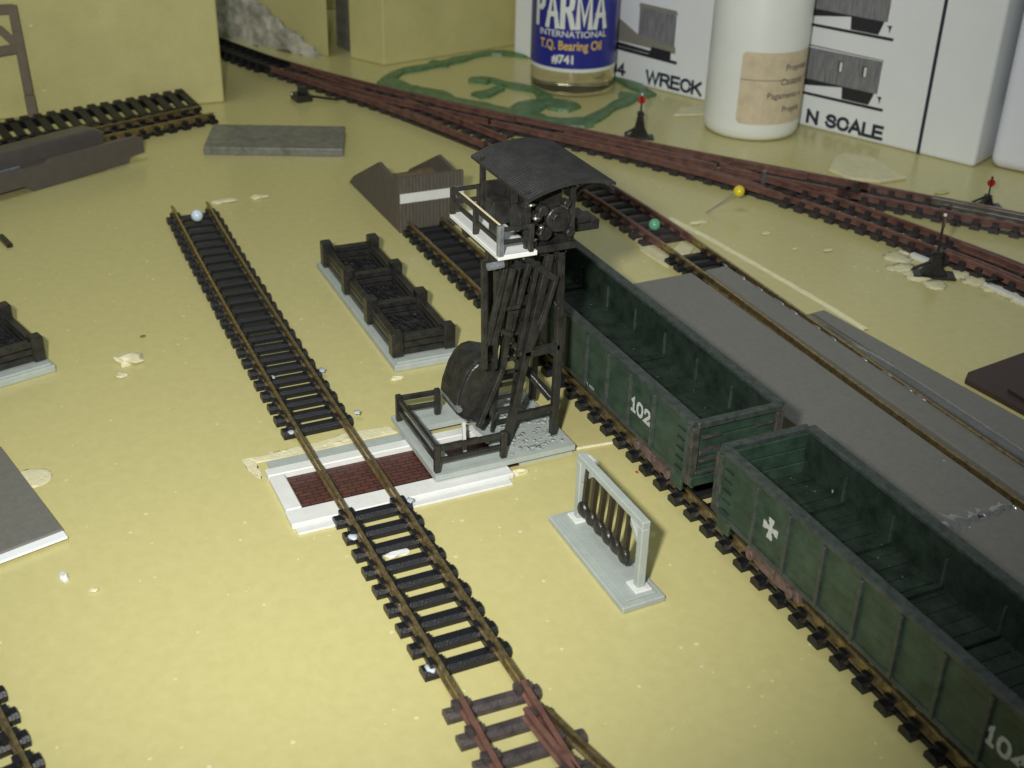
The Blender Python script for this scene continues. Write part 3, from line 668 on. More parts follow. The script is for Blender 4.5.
# ---------------------------------------------------------------- wagons
def wagon(label, xn_, L, number, nx, mark=None):
    """open wagon; xn_ = x of its near end, body runs back L"""
    yc = 11.70; hw = .87; t = thing('open_wagon', label, 'open wagon', (xn_ - L / 2, yc, 0), 0, 'green open wagons on the long track')
    h = L / 2; z0, z1 = .94, 2.08
    for s in (-1, 1):
        bm = NB(); nb = 6
        for r in range(nb):
            a = z0 + (z1 - z0) * r / nb; b = z0 + (z1 - z0) * (r + 1) / nb - .016
            box(bm, -h, h, s * hw - .055, s * hw + .045, a, b)
        box(bm, -h, h, s * hw - .05, s * hw + .03, z0, z1 - .02)
        sd = obj('side_board', bm, M['green'], t, .008)
        ribs = [h - 1.25 - k * .862 for k in range(0, 8) if h - 1.25 - k * .862 > -h + .5]
        for x in [h - .07] + ribs + [-h + .07]:
            bm = NB(); prism(bm, [(x - .05, s * (hw + .045)), (x + .05, s * (hw + .045)), (x + .035, s * (hw + .11)), (x - .035, s * (hw + .11))], z0 - .02, z1 - .03, 'z'); obj('rib', bm, M['green_rim'], sd, .01)
        bm = NB(); box(bm, -h - .01, h + .01, s * hw - .09, s * hw + .12, z1 - .02, z1 + .07); obj('top_rail', bm, M['green_rim'], t, .02, seg=2)
        bm = NB(); box(bm, -h, h, s * hw - .08, s * hw + .10, z0 - .08, z0 + .02); obj('side_sill', bm, M['green_rim'], t, .012)
        # inner lining ribs
        for k in range(1, int(L / 1.2)):
            x = -h + k * 1.2; bm = NB(); box(bm, x - .018, x + .018, s * (hw - .10) - .025, s * (hw - .10) + .025, z0 + .34, z1 - .25); obj('inner_rib', bm, M['green_rim'], sd)
    for e in (-1, 1):
        bm = NB()
        for r in range(4):
            a = z0 + (z1 - z0) * r / 4; b = a + (z1 - z0) / 4 - .02
            box(bm, *sorted((e * h - e * .09, e * h + e * .02)), -hw + .06, hw - .06, a, b)
        eb = obj('end_board', bm, M['green'], t, .012)
        bm = NB(); box(bm, *sorted((e * h - e * .05, e * h + e * .10)), -hw, hw, z1 - .06, z1 + .075); obj('top_rail', bm, M['green_rim'], t, .02)
        bm = NB(); box(bm, *sorted((e * h - e * .02, e * h + e * .07)), -hw + .1, hw - .1, z0 + .5, z0 + .60); box(bm, *sorted((e * h - e * .02, e * h + e * .08)), -hw + .05, hw - .05, z0 + .12, z0 + .2); obj('end_stiffener', bm, M['green_rim'], eb, .012)
        bm = NB(); box(bm, *sorted((e * h - e * .05, e * h + e * .09)), -hw - .05, hw + .05, z0 - .1, z0 + .1); obj('end_sill', bm, M['green'], t, .02)
        for s in (-1, 1):
            bm = NB(); box(bm, *sorted((e * h - e * .13, e * h + e * .075)), *sorted((s * hw - s * .07, s * hw + s * .09)), z0 - .05, z1 - .04); obj('corner_post', bm, M['rustgreen'], t, .015)
            # rungs and step
            for k in range(5):
                bm = NB(); box(bm, *sorted((e * (h - .42), e * (h - .20))), *sorted((s * (hw + .03), s * (hw + .085))), z0 + .1 + k * .2, z0 + .125 + k * .2); obj('grab_iron', bm, M['green_in'], t)
            bm = NB(); box(bm, *sorted((e * (h - .5), e * (h - .14))), *sorted((s * (hw + .02), s * (hw + .09))), z0 - .30, z0 - .04); obj('step', bm, M['green'], t, .02)
            for k in range(4):
                bm = NB(); box(bm, *sorted((e * (h - .01), e * (h + .09))), *sorted((s * (hw - .5), s * (hw - .12))), z0 + .15 + k * .24, z0 + .18 + k * .24); obj('grab_iron', bm, M['rustgreen'], t)
        # coupler
        bm = NB(); box(bm, *sorted((e * (h - .1), e * (h + .32))), -.09, .09, .62, .76); box(bm, *sorted((e * (h + .24), e * (h + .42))), -.2, .2, .6, .78); obj('coupler', bm, M['black'], t, .02)
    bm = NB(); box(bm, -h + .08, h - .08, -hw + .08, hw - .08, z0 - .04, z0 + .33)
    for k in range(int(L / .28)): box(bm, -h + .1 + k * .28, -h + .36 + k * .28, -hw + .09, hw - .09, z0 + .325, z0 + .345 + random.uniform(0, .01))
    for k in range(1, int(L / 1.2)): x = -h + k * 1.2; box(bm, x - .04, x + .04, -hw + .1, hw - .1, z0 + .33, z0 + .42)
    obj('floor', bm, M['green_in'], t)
    bm = NB()
    for k in range(90): blob(bm, (random.uniform(-h + .15, h - .15), random.uniform(-hw + .15, hw - .15), z0 + .36), random.uniform(.012, .03), 1, .4, (1, 1, .5))
    kind(obj('grit', bm, M['green_rim'], t), 'stuff')
    # inner faces
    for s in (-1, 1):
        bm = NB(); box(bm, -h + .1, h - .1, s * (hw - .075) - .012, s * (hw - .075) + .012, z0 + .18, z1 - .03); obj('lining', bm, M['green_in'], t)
    bm = NB(); box(bm, -h + .5, h - .5, -.12, .12, .6, .82); prism(bm, [(-h + 1.6, .82), (h - 1.6, .82), (h - 2.2, .55), (-h + 2.2, .55)], -.05, .05, 'y'); obj('centre_sill', bm, M['truck'], t)
    for e in (-1, 1):
        cx = e * (h - 1.45)
        tr = NB(); box(tr, cx - .25, cx + .25, -.6, .6, .56, .72); b_ = obj('truck', tr, M['truck'], t, .02)
        for s in (-1, 1):
            bm = NB(); prism(bm, [(cx - .78, .42), (cx - .7, .60), (cx - .3, .70), (cx + .3, .70), (cx + .7, .60), (cx + .78, .42), (cx + .5, .42), (cx + .25, .36), (cx - .25, .36), (cx - .5, .42)], *sorted((s * .62, s * .72)), 'y')
            for q in (-.55, .55): tube(bm, [(cx + q, s * .7, .5), (cx + q, s * .78, .5)], .10, 10)
            box(bm, cx - .12, cx + .12, *sorted((s * .7, s * .77)), .42, .64); obj('side_frame', bm, M['truck'], b_, .015)
            for q in (-.55, .55):
                bm = NB(); tube(bm, [(cx + q, s * .40, .52), (cx + q, s * .55, .52)], .23, 20); obj('wheel', bm, M['darkmetal'], b_)
    # number on the near side (faces -y)
    def side(me, x, z, name='number'):
        R = Matrix(((1, 0, 0, x), (0, 0, 1, -hw - .062), (0, 1, 0, z), (0, 0, 0, 1)))
        R = Matrix(((1, 0, 0, x), (0, 0, -1, -hw - .062), (0, 1, 0, z), (0, 0, 0, 1)))
        return put_text(me, M['decal'], t, R, name)
    cxo = xn_ - L / 2
    side(stroke_mesh(number, .32, .066, .95, .28, 'CENTER'), nx - cxo, 1.30)
    return t, side, cxo, h, hw, z0
w1, side1, cx1, *_ = wagon('dark green open wagon numbered 102 standing beside the coaling tower', -15.28, 8.5, '102', -16.97)
side1(text_mesh('WT. 40000', .085, .002, 1.0), -18.95 - cx1, .96, 'small_lettering')
w2, side2, cx2, h2, hw2, z02 = wagon('dark green open wagon with a white star mark, cut off by the lower right edge', -6.0, 8.4, '104', -7.74)
# star-like emblem of four blades
bm = NB()
for k in range(4):
    a = math.radians(90 * k); dx, dz = math.cos(a), math.sin(a)
    cxm, czm = -12.86 - cx2, 1.50
    for r0_, r1_, w_ in ((.0, .11, .038), (.11, .19, .062)):
        q = [(cxm + dx * r0_ - dz * w_, czm + dz * r0_ + dx * w_), (cxm + dx * r1_ - dz * w_ * 1.1, czm + dz * r1_ + dx * w_ * 1.1), (cxm + dx * r1_ + dz * w_ * 1.1, czm + dz * r1_ - dx * w_ * 1.1), (cxm + dx * r0_ + dz * w_, czm + dz * r0_ - dx * w_)]
        prism(bm, q, -hw2 - .062 - .002 * (k + 1) - (.0005 if r0_ > .1 else 0), -hw2 - .058, 'y')
obj('emblem', bm, M['decal'], w2)
bm = NB(); blob(bm, G(809, 470, 1.34), .08, 2, .3, (1.2, .9, .7)); tag(obj('crumb', bm, M['crumb'], smooth=True), 'tiny orange crumb lying on the floor of the starred wagon', 'crumb')

# ---------------------------------------------------------------- track end bumper (planked sides, soil fill)
bp_ = thing('end_bumper', 'grey brown planked end bumper with a white stripe and soil fill', 'buffer stop', (-30.3, 11.82, 0))
prof = [(-34.75, 0), (-34.3, .33), (-31.75, 1.5), (-30.45, 1.5), (-30.2, 1.4), (-30.2, 0)]
for s in (-1, 1):
    p_ = [(x + 30.3, z) for x, z in [(-34.75, 0), (-34.2, .36), (-32.0, 1.62), (-31.6, 1.62), (-30.25, 1.52), (-30.25, 0)]]
    p_ = [(-4.3, 0), (-3.85, .34), (-1.5, 1.52), (-1.25, 1.50), (-.3, 1.42), (.0, 1.56), (.0, 0)]
    bm = NB(); prism(bm, p_, *sorted((s * .95, s * .84)), 'y'); obj('side_wall', bm, M['planks'], bp_, .015)
bm = NB(); n_ = 19
for k in range(n_):
    y = -.95 + k * 1.9 / n_; box(bm, .02, .14 + random.uniform(0, .008), y, y + 1.9 / n_ - .012, 0, 1.58)
box(bm, .0, .12, -.94, .94, 0, 1.57); obj('front_wall', bm, M['planks'], bp_)
bm = NB(); box(bm, .152, .162, -.93, .94, .86, 1.13); obj('white_stripe', bm, M['white'], bp_)
bm = NB(); g = []
for i in range(13):
    x = -3.9 + 3.88 * i / 12; zt = min(1.12, .3 + (x + 3.9) * .42)
    g.append([bm.verts.new((x, -.835 + 1.67 * j / 8, max(.05, zt - .15 + random.uniform(-.05, .05)))) for j in range(9)])
for i in range(12):
    for j in range(8): bm.faces.new((g[i][j], g[i + 1][j], g[i + 1][j + 1], g[i][j + 1]))
kind(obj('soil_fill', bm, M['bark'], bp_, smooth=True), 'stuff')

# ---------------------------------------------------------------- switch stands
def stand(label, loc, h=1.4, tgt='red', rz=0.3, scale=1.0, bk=None):
    t = thing('switch_stand', label, 'switch stand', loc, rz, 'switch stands beside the turnouts')
    t.scale = (scale,) * 3; kb = bk or (h - .55) / .9
    bm = NB(); prism(bm, [(-.38, 0), (.38, 0), (.30, .12 * kb), (.16, .38 * kb), (.10, .72 * kb), (.08, .82 * kb), (-.08, .82 * kb), (-.10, .72 * kb), (-.16, .38 * kb), (-.30, .12 * kb)], -.16, .16, 'y')
    prism(bm, [(-.5, -.25), (.5, -.25), (.5, .25), (-.5, .25)], 0, .07); obj('base', bm, M['black'], t, .03)
    bm = NB(); prism(bm, [(-.13, .80 * kb), (.13, .80 * kb), (.08, .92 * kb), (-.08, .92 * kb)], -.11, .11, 'y'); obj('bell', bm, M['black'], t, .02)
    bm = NB(); bar(bm, (-.5, 0, .15), (.0, 0, .42), .06); obj('lever', bm, M['black'], t)
    bm = NB(); tube(bm, [(0, 0, .8 * kb), (0, 0, h)], .03, 8); mst = obj('mast', bm, M['darkmetal'], t)
    bm = NB()
    if tgt == 'red': tube(bm, [(0, -.02, h - .14), (0, .02, h - .14)], .13, 20)
    else: tube(bm, [(-.02, 0, h - .14), (.02, 0, h - .14)], .13, 20)
    obj('target', bm, M['red'] if tgt == 'red' else M['rust_rail'], mst)
    bm = NB(); blob(bm, (0, 0, h + .04), .045, 2, .05); obj('finial', bm, M['white'] if h > 1.3 else M['darkmetal'], mst, smooth=True)
    return t
stand('black switch stand with a bright red disc behind the long turnout', tuple(G(639, 138, 0)), 1.45, rz=1.13)
stand('small black switch stand with a red disc in front of the right-hand boxes', tuple(G(986, 207, 0)), .98, rz=1.13, scale=.9)
stand('tall black switch stand with its dull red target seen edge-on', tuple(G(933, 276, 0)), 1.5, 'edge', rz=1.0, scale=1.1, bk=.72)
t = thing('turnout_motor', 'small black turnout lever box beside the leftmost turnout', 'turnout lever', tuple(G(303, 100, 0)), .1)
bm = NB(); box(bm, -.35, .35, -.35, .25, 0, .25); prism(bm, [(-.2, .25), (.2, .25), (.12, .5), (-.12, .5)], -.15, .15, 'y'); obj('base', bm, M['black'], t, .03)
bm = NB(); tube(bm, [(0, .1, .15), (.9, 1.0, .12)], .05, 8); obj('rod', bm, M['darkmetal'], t)
bm = NB(); blob(bm, (.1, -.45, .3), .06, 2, .2); obj('tip', bm, M['silver'], t, smooth=True)
# torn foam bed round the tall stand
bm = NB()
for (u, v, r) in ((897, 258, .3), (905, 268, .26), (893, 268, .16), (918, 276, .3), (935, 285, .25), (960, 274, .28), (975, 281, .3), (992, 288, .26), (1008, 292, .3), (1020, 300, .26), (985, 280, .25), (905, 252, .16)):
    blob(bm, G(u, v, .0), r, 3, .22, (1.2, 1.2, .22))
tag(obj('torn_foam', bm, M['torn'], smooth=True), 'crumbled pale foam bed around the tall switch stand at right', 'foam scrap')

# ---------------------------------------------------------------- pins
def pin(label, head, tip, m_):
    t = thing('map_pin', label, 'pin', tuple(Vector(tip)), 0, 'round-headed pins')
    hd = Vector(head) - Vector(tip)
    bm = NB(); tube(bm, [(0, 0, 0), tuple(hd)], .022, 8); obj('needle', bm, M['steel'], t)
    bm = NB(); bmesh.ops.create_uvsphere(bm, u_segments=24, v_segments=16, radius=.165)
    for v in bm.verts: v.co += hd
    obj('head', bm, m_, t, smooth=True)
p = G(197, 215.5, .33); pin('pearl white pin pushed into the far end of the ash pit track', p, p - Vector((0, 0, .33)), M['pearl'])
p = G(654.5, 224.5, .33); pin('mint green pin between the rusty rails behind the wagon', p, p - Vector((0, 0, .33)), M['mint'])
pin('yellow pin leaning with its long needle showing beside the yard tracks', G(739, 191, .62), G(706, 213, .0), M['yellow'])

# ---------------------------------------------------------------- foam blocks, plaster lump
def prism_obj(name, label, cat, pts, z0, z1, mt, bevel=.03, seg=1, jag=0, group=None):
    bm = NB(); prism(bm, [tuple(p)[:2] for p in pts], z0, z1)
    o = obj(name, bm, mt, None, bevel, seg=seg); return tag(o, label, cat, group)
f1 = [(-44.67 + .04, 1.81 - 16), (-44.67, 1.81), (-44.10, 9.35), (-46.9, 9.6), (-47.5, -14)]
prism_obj('foam_block', 'big yellow foam block standing behind the spare tracks at upper left', 'foam block', f1, 0, 13, M['foam'], .08, 2)
f2 = [G(384, 66), G(510, 46), G(510, 46) + Vector((-1.2, 4.2, 0)), G(510, 46) + Vector((-4.5, 3.8, 0)), G(350, 58)]
prism_obj('foam_block', 'yellow foam block standing left of the white box, behind the green sprue', 'foam block', f2, 0, 13, M['foam'], .06, 2)
f3 = [G(262, 45), G(333, 52), G(333, 52) + Vector((-1.5, -.7, 0)), G(262, 45) + Vector((-2, -.6, 0))]
f3 = [G(275, 52), G(331, 57), G(331, 57) + Vector((-1.6, -.2, 0)), G(275, 52) + Vector((-1.6, -.6, 0))]
prism_obj('foam_block', 'narrow yellow foam slab behind the grey plaster lump', 'foam block', [G(255, 40), G(329, 57), G(329, 57) + Vector((-1.7, .1, 0)), G(255, 40) + Vector((-1.7, .1, 0))], 0, 12, M['foam'], .05, 2)
prism_obj('foam_block', 'shadowed foam board closing the gap behind the other blocks', 'foam block', [(-60, 4), (-56.5, 22), (-58.5, 22.6), (-62, 4)], 0, 12, M['foam'], .05)
prism_obj('grey_post', 'dark grey upright in the gap between the foam blocks', 'post', [G(337, 46), G(349, 52), G(349, 52) + Vector((-.8, .5, 0)), G(337, 46) + Vector((-.8, .5, 0))], 0, 12, M['slate'], .02)
from mathutils import noise
bm = NB(); nu, nv = 46, 26; A_, B_ = G(216, 38), G(326, 60); gr = []
for i in range(nu + 1):
    u = i / nu; row = []; top_ = 3.6 * (1 - u) ** 1.1 + .25
    for j in range(nv + 1):
        v = j / nv; p = A_.lerp(B_, u) + Vector((-1.5 * v, -.3 * v, top_ * math.sin(v * math.pi * .62)))
        k = noise.turbulence(p * 1.1, 4, True, noise_basis='PERLIN_ORIGINAL') ; p += Vector((.75, .1, .55)) * (k - .45) * (.35 + .65 * (1 - u))
        row.append(bm.verts.new(p))
    gr.append(row)
for i in range(nu):
    for j in range(nv): bm.faces.new((gr[i][j], gr[i + 1][j], gr[i + 1][j + 1], gr[i][j + 1]))
tag(obj('plaster_lump', bm, M['plaster'], smooth=True), 'rough grey plaster lump behind the track in the dark upper left corner', 'plaster lump')
# olive gantry leaning on the foam block
t = thing('signal_gantry', 'olive brown lattice frame leaning on the big foam block', 'model gantry', tuple(GX(37, 134, -43.7)))
o0 = Vector(t.location)
def gp(u, v, f): return GX(u, v, -43.7 - .75 * f) - o0
for a, b, w in (((38, 140, 0), (29, 95, .35), .26), ((29, 95, .35), (12, 5, 1), .24), ((14, 9, .97), (-40, 12, .97), .26), ((21, 48, .7), (-40, 58, .7), .26), ((-2, 28, .85), (18, 46, .72), .2)):
    bm = NB(); bar(bm, gp(*a), gp(*b), w + .06, .12, up=(1, 0, .1)); obj('beam', bm, M['gantry'], t, .02)
t2_ = None

# ---------------------------------------------------------------- loose sheets and bits on the board
th = .26
g1, g2, g3, g4 = G(203, 147, th), G(343, 149, th), G(345, 126, th), G(213, 124, th)
prism_obj('grey_slab', 'slate grey slab with rough edges lying at upper left', 'slab', [g1, g2, g3, g4], 0, th, M['slate'], .03, 2)
prism_obj('grey_sheet', 'dark grey sheet with a white lower edge at the left border', 'sheet', [G(63, 529, .16), G(0, 446, .16), G(0, 446, .16) + Vector((-.6, -3, 0)), G(0, 553, .16) + Vector((.4, -1.4, 0))], .122, .17, M['road'], .01)
prism_obj('white_sheet', 'white backing sheet under the dark grey sheet at the left border', 'sheet', [G(63, 530, .16) + Vector((.16, .05, 0)), G(0, 446, .16) + Vector((0, .02, 0)), G(0, 447, .05) + Vector((-.6, -3, 0)), G(0, 553, .16) + Vector((.56, -1.4, 0))], .07, .12, M['card'], .005)
bm = NB(); blob(bm, G(32, 478, 0), .35, 3, .05, (1, 1, .06)); tag(obj('glue_spill', bm, M['torn'], smooth=True), 'pale dried glue spill beside the dark grey sheet', 'glue')
mb = [G(965, 379, .12), G(968, 372, .12), G(1024, 352, .12), G(1024, 352, .12) + Vector((.5, 3, 0)), G(1024, 410, .12) + Vector((2, .6, 0)), G(1024, 411, .12)]
mp = thing('maroon_plate', 'dark maroon plate lying at the right border', 'plate')
bm = NB(); prism(bm, [tuple(p)[:2] for p in mb], 0, .13); obj('plate', bm, M['maroon'], mp, .03, seg=2)
bm = NB(); box(bm, *(lambda c: (c.x - .3, c.x + .8, c.y - .2, c.y + .8))(G(1024, 395, .13)), .13, .2); obj('raised_pad', bm, M['maroon'], mp, .02)
# brown-grey chassis
c0 = G(146, 160, 0); c9 = G(40, 190, 0); dd = (c9 - c0).normalized(); 
ch = thing('wagon_chassis', 'brown grey model chassis casting lying at the left border', 'chassis', tuple(c0), math.atan2(dd.y, dd.x))
# local +x runs left along the chassis, local -y runs away from the camera
sgn = 1 if Matrix.Rotation(math.atan2(dd.y, dd.x), 3, 'Z') @ Vector((0, 1, 0)) @ Vector((CF.x, CF.y, 0)) > 0 else -1
def CB(bm, x0, x1, y0, y1, z0, z1): a, b = sorted((sgn * y0, sgn * y1)); box(bm, x0, x1, a, b, z0, z1)
bm = NB(); a, b = sorted((0, sgn * .14))
prism(bm, [(0, .25), (.55, .22), (.6, .05), (3.9, 0), (4.15, .2), (9, .2), (9, .75), (3.4, .72), (3.2, .82), (.25, .82), (0, .72)], a, b, 'y'); obj('side_plate', bm, M['chassis'], ch, .02)
bm = NB(); CB(bm, .2, 9, .14, .75, .5, .62); obj('deck', bm, M['chassis'], ch, .02)
bm = NB(); a, b = sorted((sgn * .75, sgn * 1.35)); prism(bm, [(1.0, .1), (9, .1), (9, 1.12), (1.25, 1.12), (.85, .95)], a, b, 'y'); obj('centre_spine', bm, M['chassis'], ch, .05, seg=2)
bm = NB(); CB(bm, 4.0, 9, .35, .45, .62, .72); obj('ridge', bm, M['silver'], ch, .02)
bm = NB(); bar(bm, G(0, 236, .05), G(10, 246, .05), .15, .1); tag(obj('black_scrap', bm, M['black']), 'tiny black strip at the left border above the cut-off coal bin', 'scrap')

def crumb(label, u, v, r, sc, mt='torn', z=.03, name='foam_crumb', group='foam crumbs on the board'):
    bm = NB(); blob(bm, G(u, v, z), r, 2, .3, sc); o = tag(obj(name, bm, M[mt], smooth=False), label, 'crumb', group); return o
crumb('largest white crumb, left of the ash pit track', 130, 359, .22, (1.3, 1.5, .5), 'torn', .05)
crumb('small pale crumb just below the largest white crumb', 122, 375, .12, (1, 1, .4))
crumb('white pellet below the dark grey sheet at left', 64, 577, .09, (1.3, .8, .8), 'white')
crumb('cream crumb right of the white pellet at lower left', 94, 590, .06, (1, 1.2, .5))
crumb('curled pale shaving beyond the far end of the ash pit track, nearer the rail', 226, 201, .13, (.8, 3.0, .4))
crumb('short pale shaving between the ash pit track and the bumper', 259, 197, .13, (.8, 2.0, .5))
crumb('cream crumb at the near corner of the coal bin plinth', 397, 378, .11, (.8, 1.3, .4))
crumb('thin white sliver beside the tool rack and the wagon track', 593, 459, .08, (2.6, .6, .4), 'white')
crumb('white crumb between the sleepers below the ash pit', 396, 553, .10, (1, 2.2, .5), 'white')
crumb('pale crumb between the canopy track and the yard', 766, 233, .10, (1, 1.4, .4))
crumb('faint cream crumb midway between yard and roadway', 795, 249, .07, (1, 1, .4))
crumb('flat cream crumb before the long turnout', 828, 250, .10, (.8, 1.8, .25))
crumb('yellowish crumb between the far track and the small stand', 942, 192, .14, (.8, 1.8, .3), 'foam')
crumb('tiny brown fleck near the largest white crumb', 143, 336, .04, (1, 1.5, .5), 'bark')
crumb('tiny red fleck beside the wagon track sleepers', 637, 472, .03, (1, 1, .6), 'red')
crumb('cream shaving at the edge of the rusty rail, by the roadway corner', 700, 222, .16, (.8, 2.0, .3))
bm = NB(); pts = [G(828, 172), G(834, 160), G(845, 156), G(872, 160), G(890, 172), G(907, 180), G(880, 184), G(850, 181)]
prism(bm, [tuple(p)[:2] for p in pts], 0, .12); tag(obj('foam_scrap', bm, M['torn'], bevel=.03), 'flat pale foam scrap lying between the yard tracks and the white box', 'foam scrap')
bm = NB(); pts = [G(673, 117), G(680, 109), G(700, 108), G(706, 116)]
prism(bm, [tuple(p)[:2] for p in pts], 0, .08); tag(obj('foam_scrap', bm, M['torn'], bevel=.03), 'small pale foam scrap tucked left of the milky bottle', 'foam scrap')
# raised foam ridge beside the road
bm = NB(); rp_ = [(-28.4, 18.45), (-26.2, 18.72), (-22.2, 19.0), (-20.4, 19.05)]
Lr = resample(rp_, .4); rr = []
for p in Lr: rr.append([bm.verts.new((p.x + random.uniform(-.03, .03), p.y + dy + random.uniform(-.02, .02), z)) for dy, z in ((-.09, .0), (-.02, .03), (.02, .05), (.05, .0))])
for a, b in zip(rr, rr[1:]):
    for k in range(3): bm.faces.new((a[k], a[k + 1], b[k + 1], b[k]))
tag(obj('foam_ridge', bm, M['torn']), 'pale ragged foam ridge along the far side of the roadway', 'foam ridge')
bm = NB()
pts = [G(590, 198), G(600, 196), G(640, 240), G(660, 262), G(640, 262), G(600, 215)]
prism(bm, [tuple(p)[:2] for p in [G(632, 232), G(645, 236), G(676, 262), G(668, 268), G(640, 250)]], 0, .03); tag(obj('white_shim', bm, M['torn']), 'pale shim strip under the sleepers before the roadway corner', 'shim')
bm = NB(); prism(bm, [tuple(p)[:2] for p in [G(672, 250, .05), G(682, 241, .05), G(694, 247, .05), G(688, 256, .05)]], 0, .05); tag(obj('white_shim', bm, M['torn']), 'cream shim between the rails just beyond the mint green pin', 'shim')

# ---------------------------------------------------------------- green sprue
def ribbon(bm, pts, w, h=.15, wav=.30):
    w *= 1.25
    L = resample(pts, .35)
    rings = []
    for i, p in enumerate(L):
        d = (L[min(i + 1, len(L) - 1)] - L[max(i - 1, 0)]).normalized(); n = Vector((-d.y, d.x, 0))
        a = w * (1 + random.uniform(-wav, wav) * .5 + wav * .6 * math.sin(i * 1.3)); 
        rings.append([bm.verts.new(p + n * s * a + Vector((0, 0, z))) for s, z in ((-.5, 0), (-.45, h * .8), (-.2, h), (.2, h), (.45, h * .8), (.5, 0))])
    for a, b in zip(rings, rings[1:]):
        for k in range(5): bm.faces.new((a[k], a[k + 1], b[k + 1], b[k]))
    bm.faces.new(rings[0]); bm.faces.new(rings[-1])
bm = NB(); g_ = lambda *q: [tuple(G(u, v, .1))[:2] for u, v in q]
ribbon(bm, g_((386, 80), (400, 71), (425, 66), (445, 62), (465, 57), (490, 52), (512, 53), (530, 55), (560, 58), (600, 72), (625, 80), (648, 92)), .42)
ribbon(bm, g_((386, 80), (400, 86), (425, 91), (450, 99), (480, 106), (510, 112), (545, 119), (570, 122), (590, 121)), .75)
ribbon(bm, g_((588, 120), (600, 114), (615, 105), (632, 98), (650, 92)), .45)
ribbon(bm, g_((474, 79), (490, 79), (505, 83), (520, 86), (538, 90), (545, 97)), .45)
ribbon(bm, g_((476, 95), (488, 92), (500, 87)), .5); ribbon(bm, g_((520, 112), (530, 105), (545, 102), (560, 104), (575, 108)), .8)
for u, v in ((438, 64), (504, 54), (628, 96), (557, 104), (478, 81), (405, 88), (520, 113)):
    q = G(u, v, .08); bar(bm, q + Vector((-.3, -.2, 0)), q + Vector((.25, .35, 0)), .38, .16)
tag(obj('plastic_sprue', bm, M['sprue']), 'knobbly green plastic sprue ring lying in front of the white box', 'sprue')

# ---------------------------------------------------------------- cardboard boxes
B0 = Vector((-46.83, 22.02, 0)); BU = Vector((.91466, .40422, 0)); BN = Vector((.40422, -.91466, 0))   # BN faces the camera
bx = thing('white_box', 'white cardboard box printed with grey railway wagons and the words N SCALE', 'box', tuple(B0))
bx.rotation_euler = (0, 0, math.atan2(BU.y, BU.x))     # local x along the face, local -y towards the camera
bm = NB(); box(bm, 0, 19.85, 0, 5.5, 0, 12); obj('carton', bm, M['card'], bx, .12, seg=3)
fy = -.006
bm = NB(); box(bm, 17.86, 17.98, fy, .01, 0.02, 11.9); obj('blue_line', bm, M['ink'], bx)
def facetext(s, x, z, size, bold, sx=1.0, mt='ink', spacing=1.0):
    me = text_mesh(s, size, bold, sx, 'LEFT', spacing); R = Matrix(((1, 0, 0, x), (0, 0, -1, fy - .002), (0, 1, 0, z), (0, 0, 0, 1))); put_text(me, M[mt], bx, R)
for s_, x_, z_, h_, sx_ in (('N SCALE', 13.74, .15, .50, .98), ('WRECK', 6.78, .16, .54, .98), ('04', 5.02, .22, .50, 1.0)):
    put_text(stroke_mesh(s_, h_, .115, sx_, .215), M['ink'], bx, Matrix(((1, 0, 0, x_), (0, 0, -1, fy - .002), (0, 1, 0, z_), (0, 0, 0, 1))))
def flat(pts, mt, d=0.0, name='printed_picture'):
    bm = NB(); prism(bm, pts, fy - d - .004, .004 - 0, 'y') if False else None
    vs = [bm.verts.new((x, fy - d, z)) for x, z in pts]; bm.faces.new(vs); return obj(name, bm, M[mt], bx)
def pic(x0, z0, k, doors=True):
    """a wooden railway car photographed from the side, right half visible"""
    flat([(x0 - 3.6, z0 + .42 * k), (x0, z0 + .42 * k), (x0 + .02, z0 + 1.45 * k), (x0 - 3.6, z0 + 1.45 * k)], 'print')
    flat([(x0 - 3.6, z0 + 1.50 * k), (x0 + .05, z0 + 1.47 * k), (x0 + .05, z0 + 1.50 * k), (x0 - 3.6, z0 + 1.56 * k)], 'print_tan', .002)
    flat([(x0 - 3.6, z0 + .30 * k), (x0 - 2.8, z0 + .20 * k), (x0 - 1.0, z0 + .42 * k), (x0 - 3.6, z0 + .44 * k)], 'print_dark', .003)
    flat([(x0 - 1.25, z0 + .02), (x0 - .25, z0 + .02), (x0 - .1, z0 + .42 * k), (x0 - 1.3, z0 + .42 * k)], 'print_dark', .004)
    flat([(x0 - 3.6, z0 - .10), (x0 + .3, z0 - .10), (x0 + .3, z0 + .0), (x0 - 3.6, z0 + .0)], 'print_dark', .005)
    flat([(x0, z0 + .35), (x0 + .18, z0 + .38), (x0 + .12, z0 + .12), (x0 + .08, z0 + .30)], 'print_dark', .004)
    if doors:
        for dx in (-1.55, -.65):
            flat([(x0 + dx, z0 + .85 * k), (x0 + dx + .17, z0 + .85 * k), (x0 + dx + .17, z0 + 1.2 * k), (x0 + dx, z0 + 1.2 * k)], 'print_dark', .004)
            flat([(x0 + dx + .06, z0 + .87 * k), (x0 + dx + .15, z0 + .87 * k), (x0 + dx + .15, z0 + 1.17 * k), (x0 + dx + .06, z0 + 1.17 * k)], 'wprint', .006)
    else: flat([(x0 - .75, z0 + 1.0 * k), (x0 - .6, z0 + 1.0 * k), (x0 - .6, z0 + 1.4 * k), (x0 - .75, z0 + 1.4 * k)], 'print_dark', .004)
pic(16.15, 1.22, 1.05); pic(16.1, 3.55, 1.12, False)
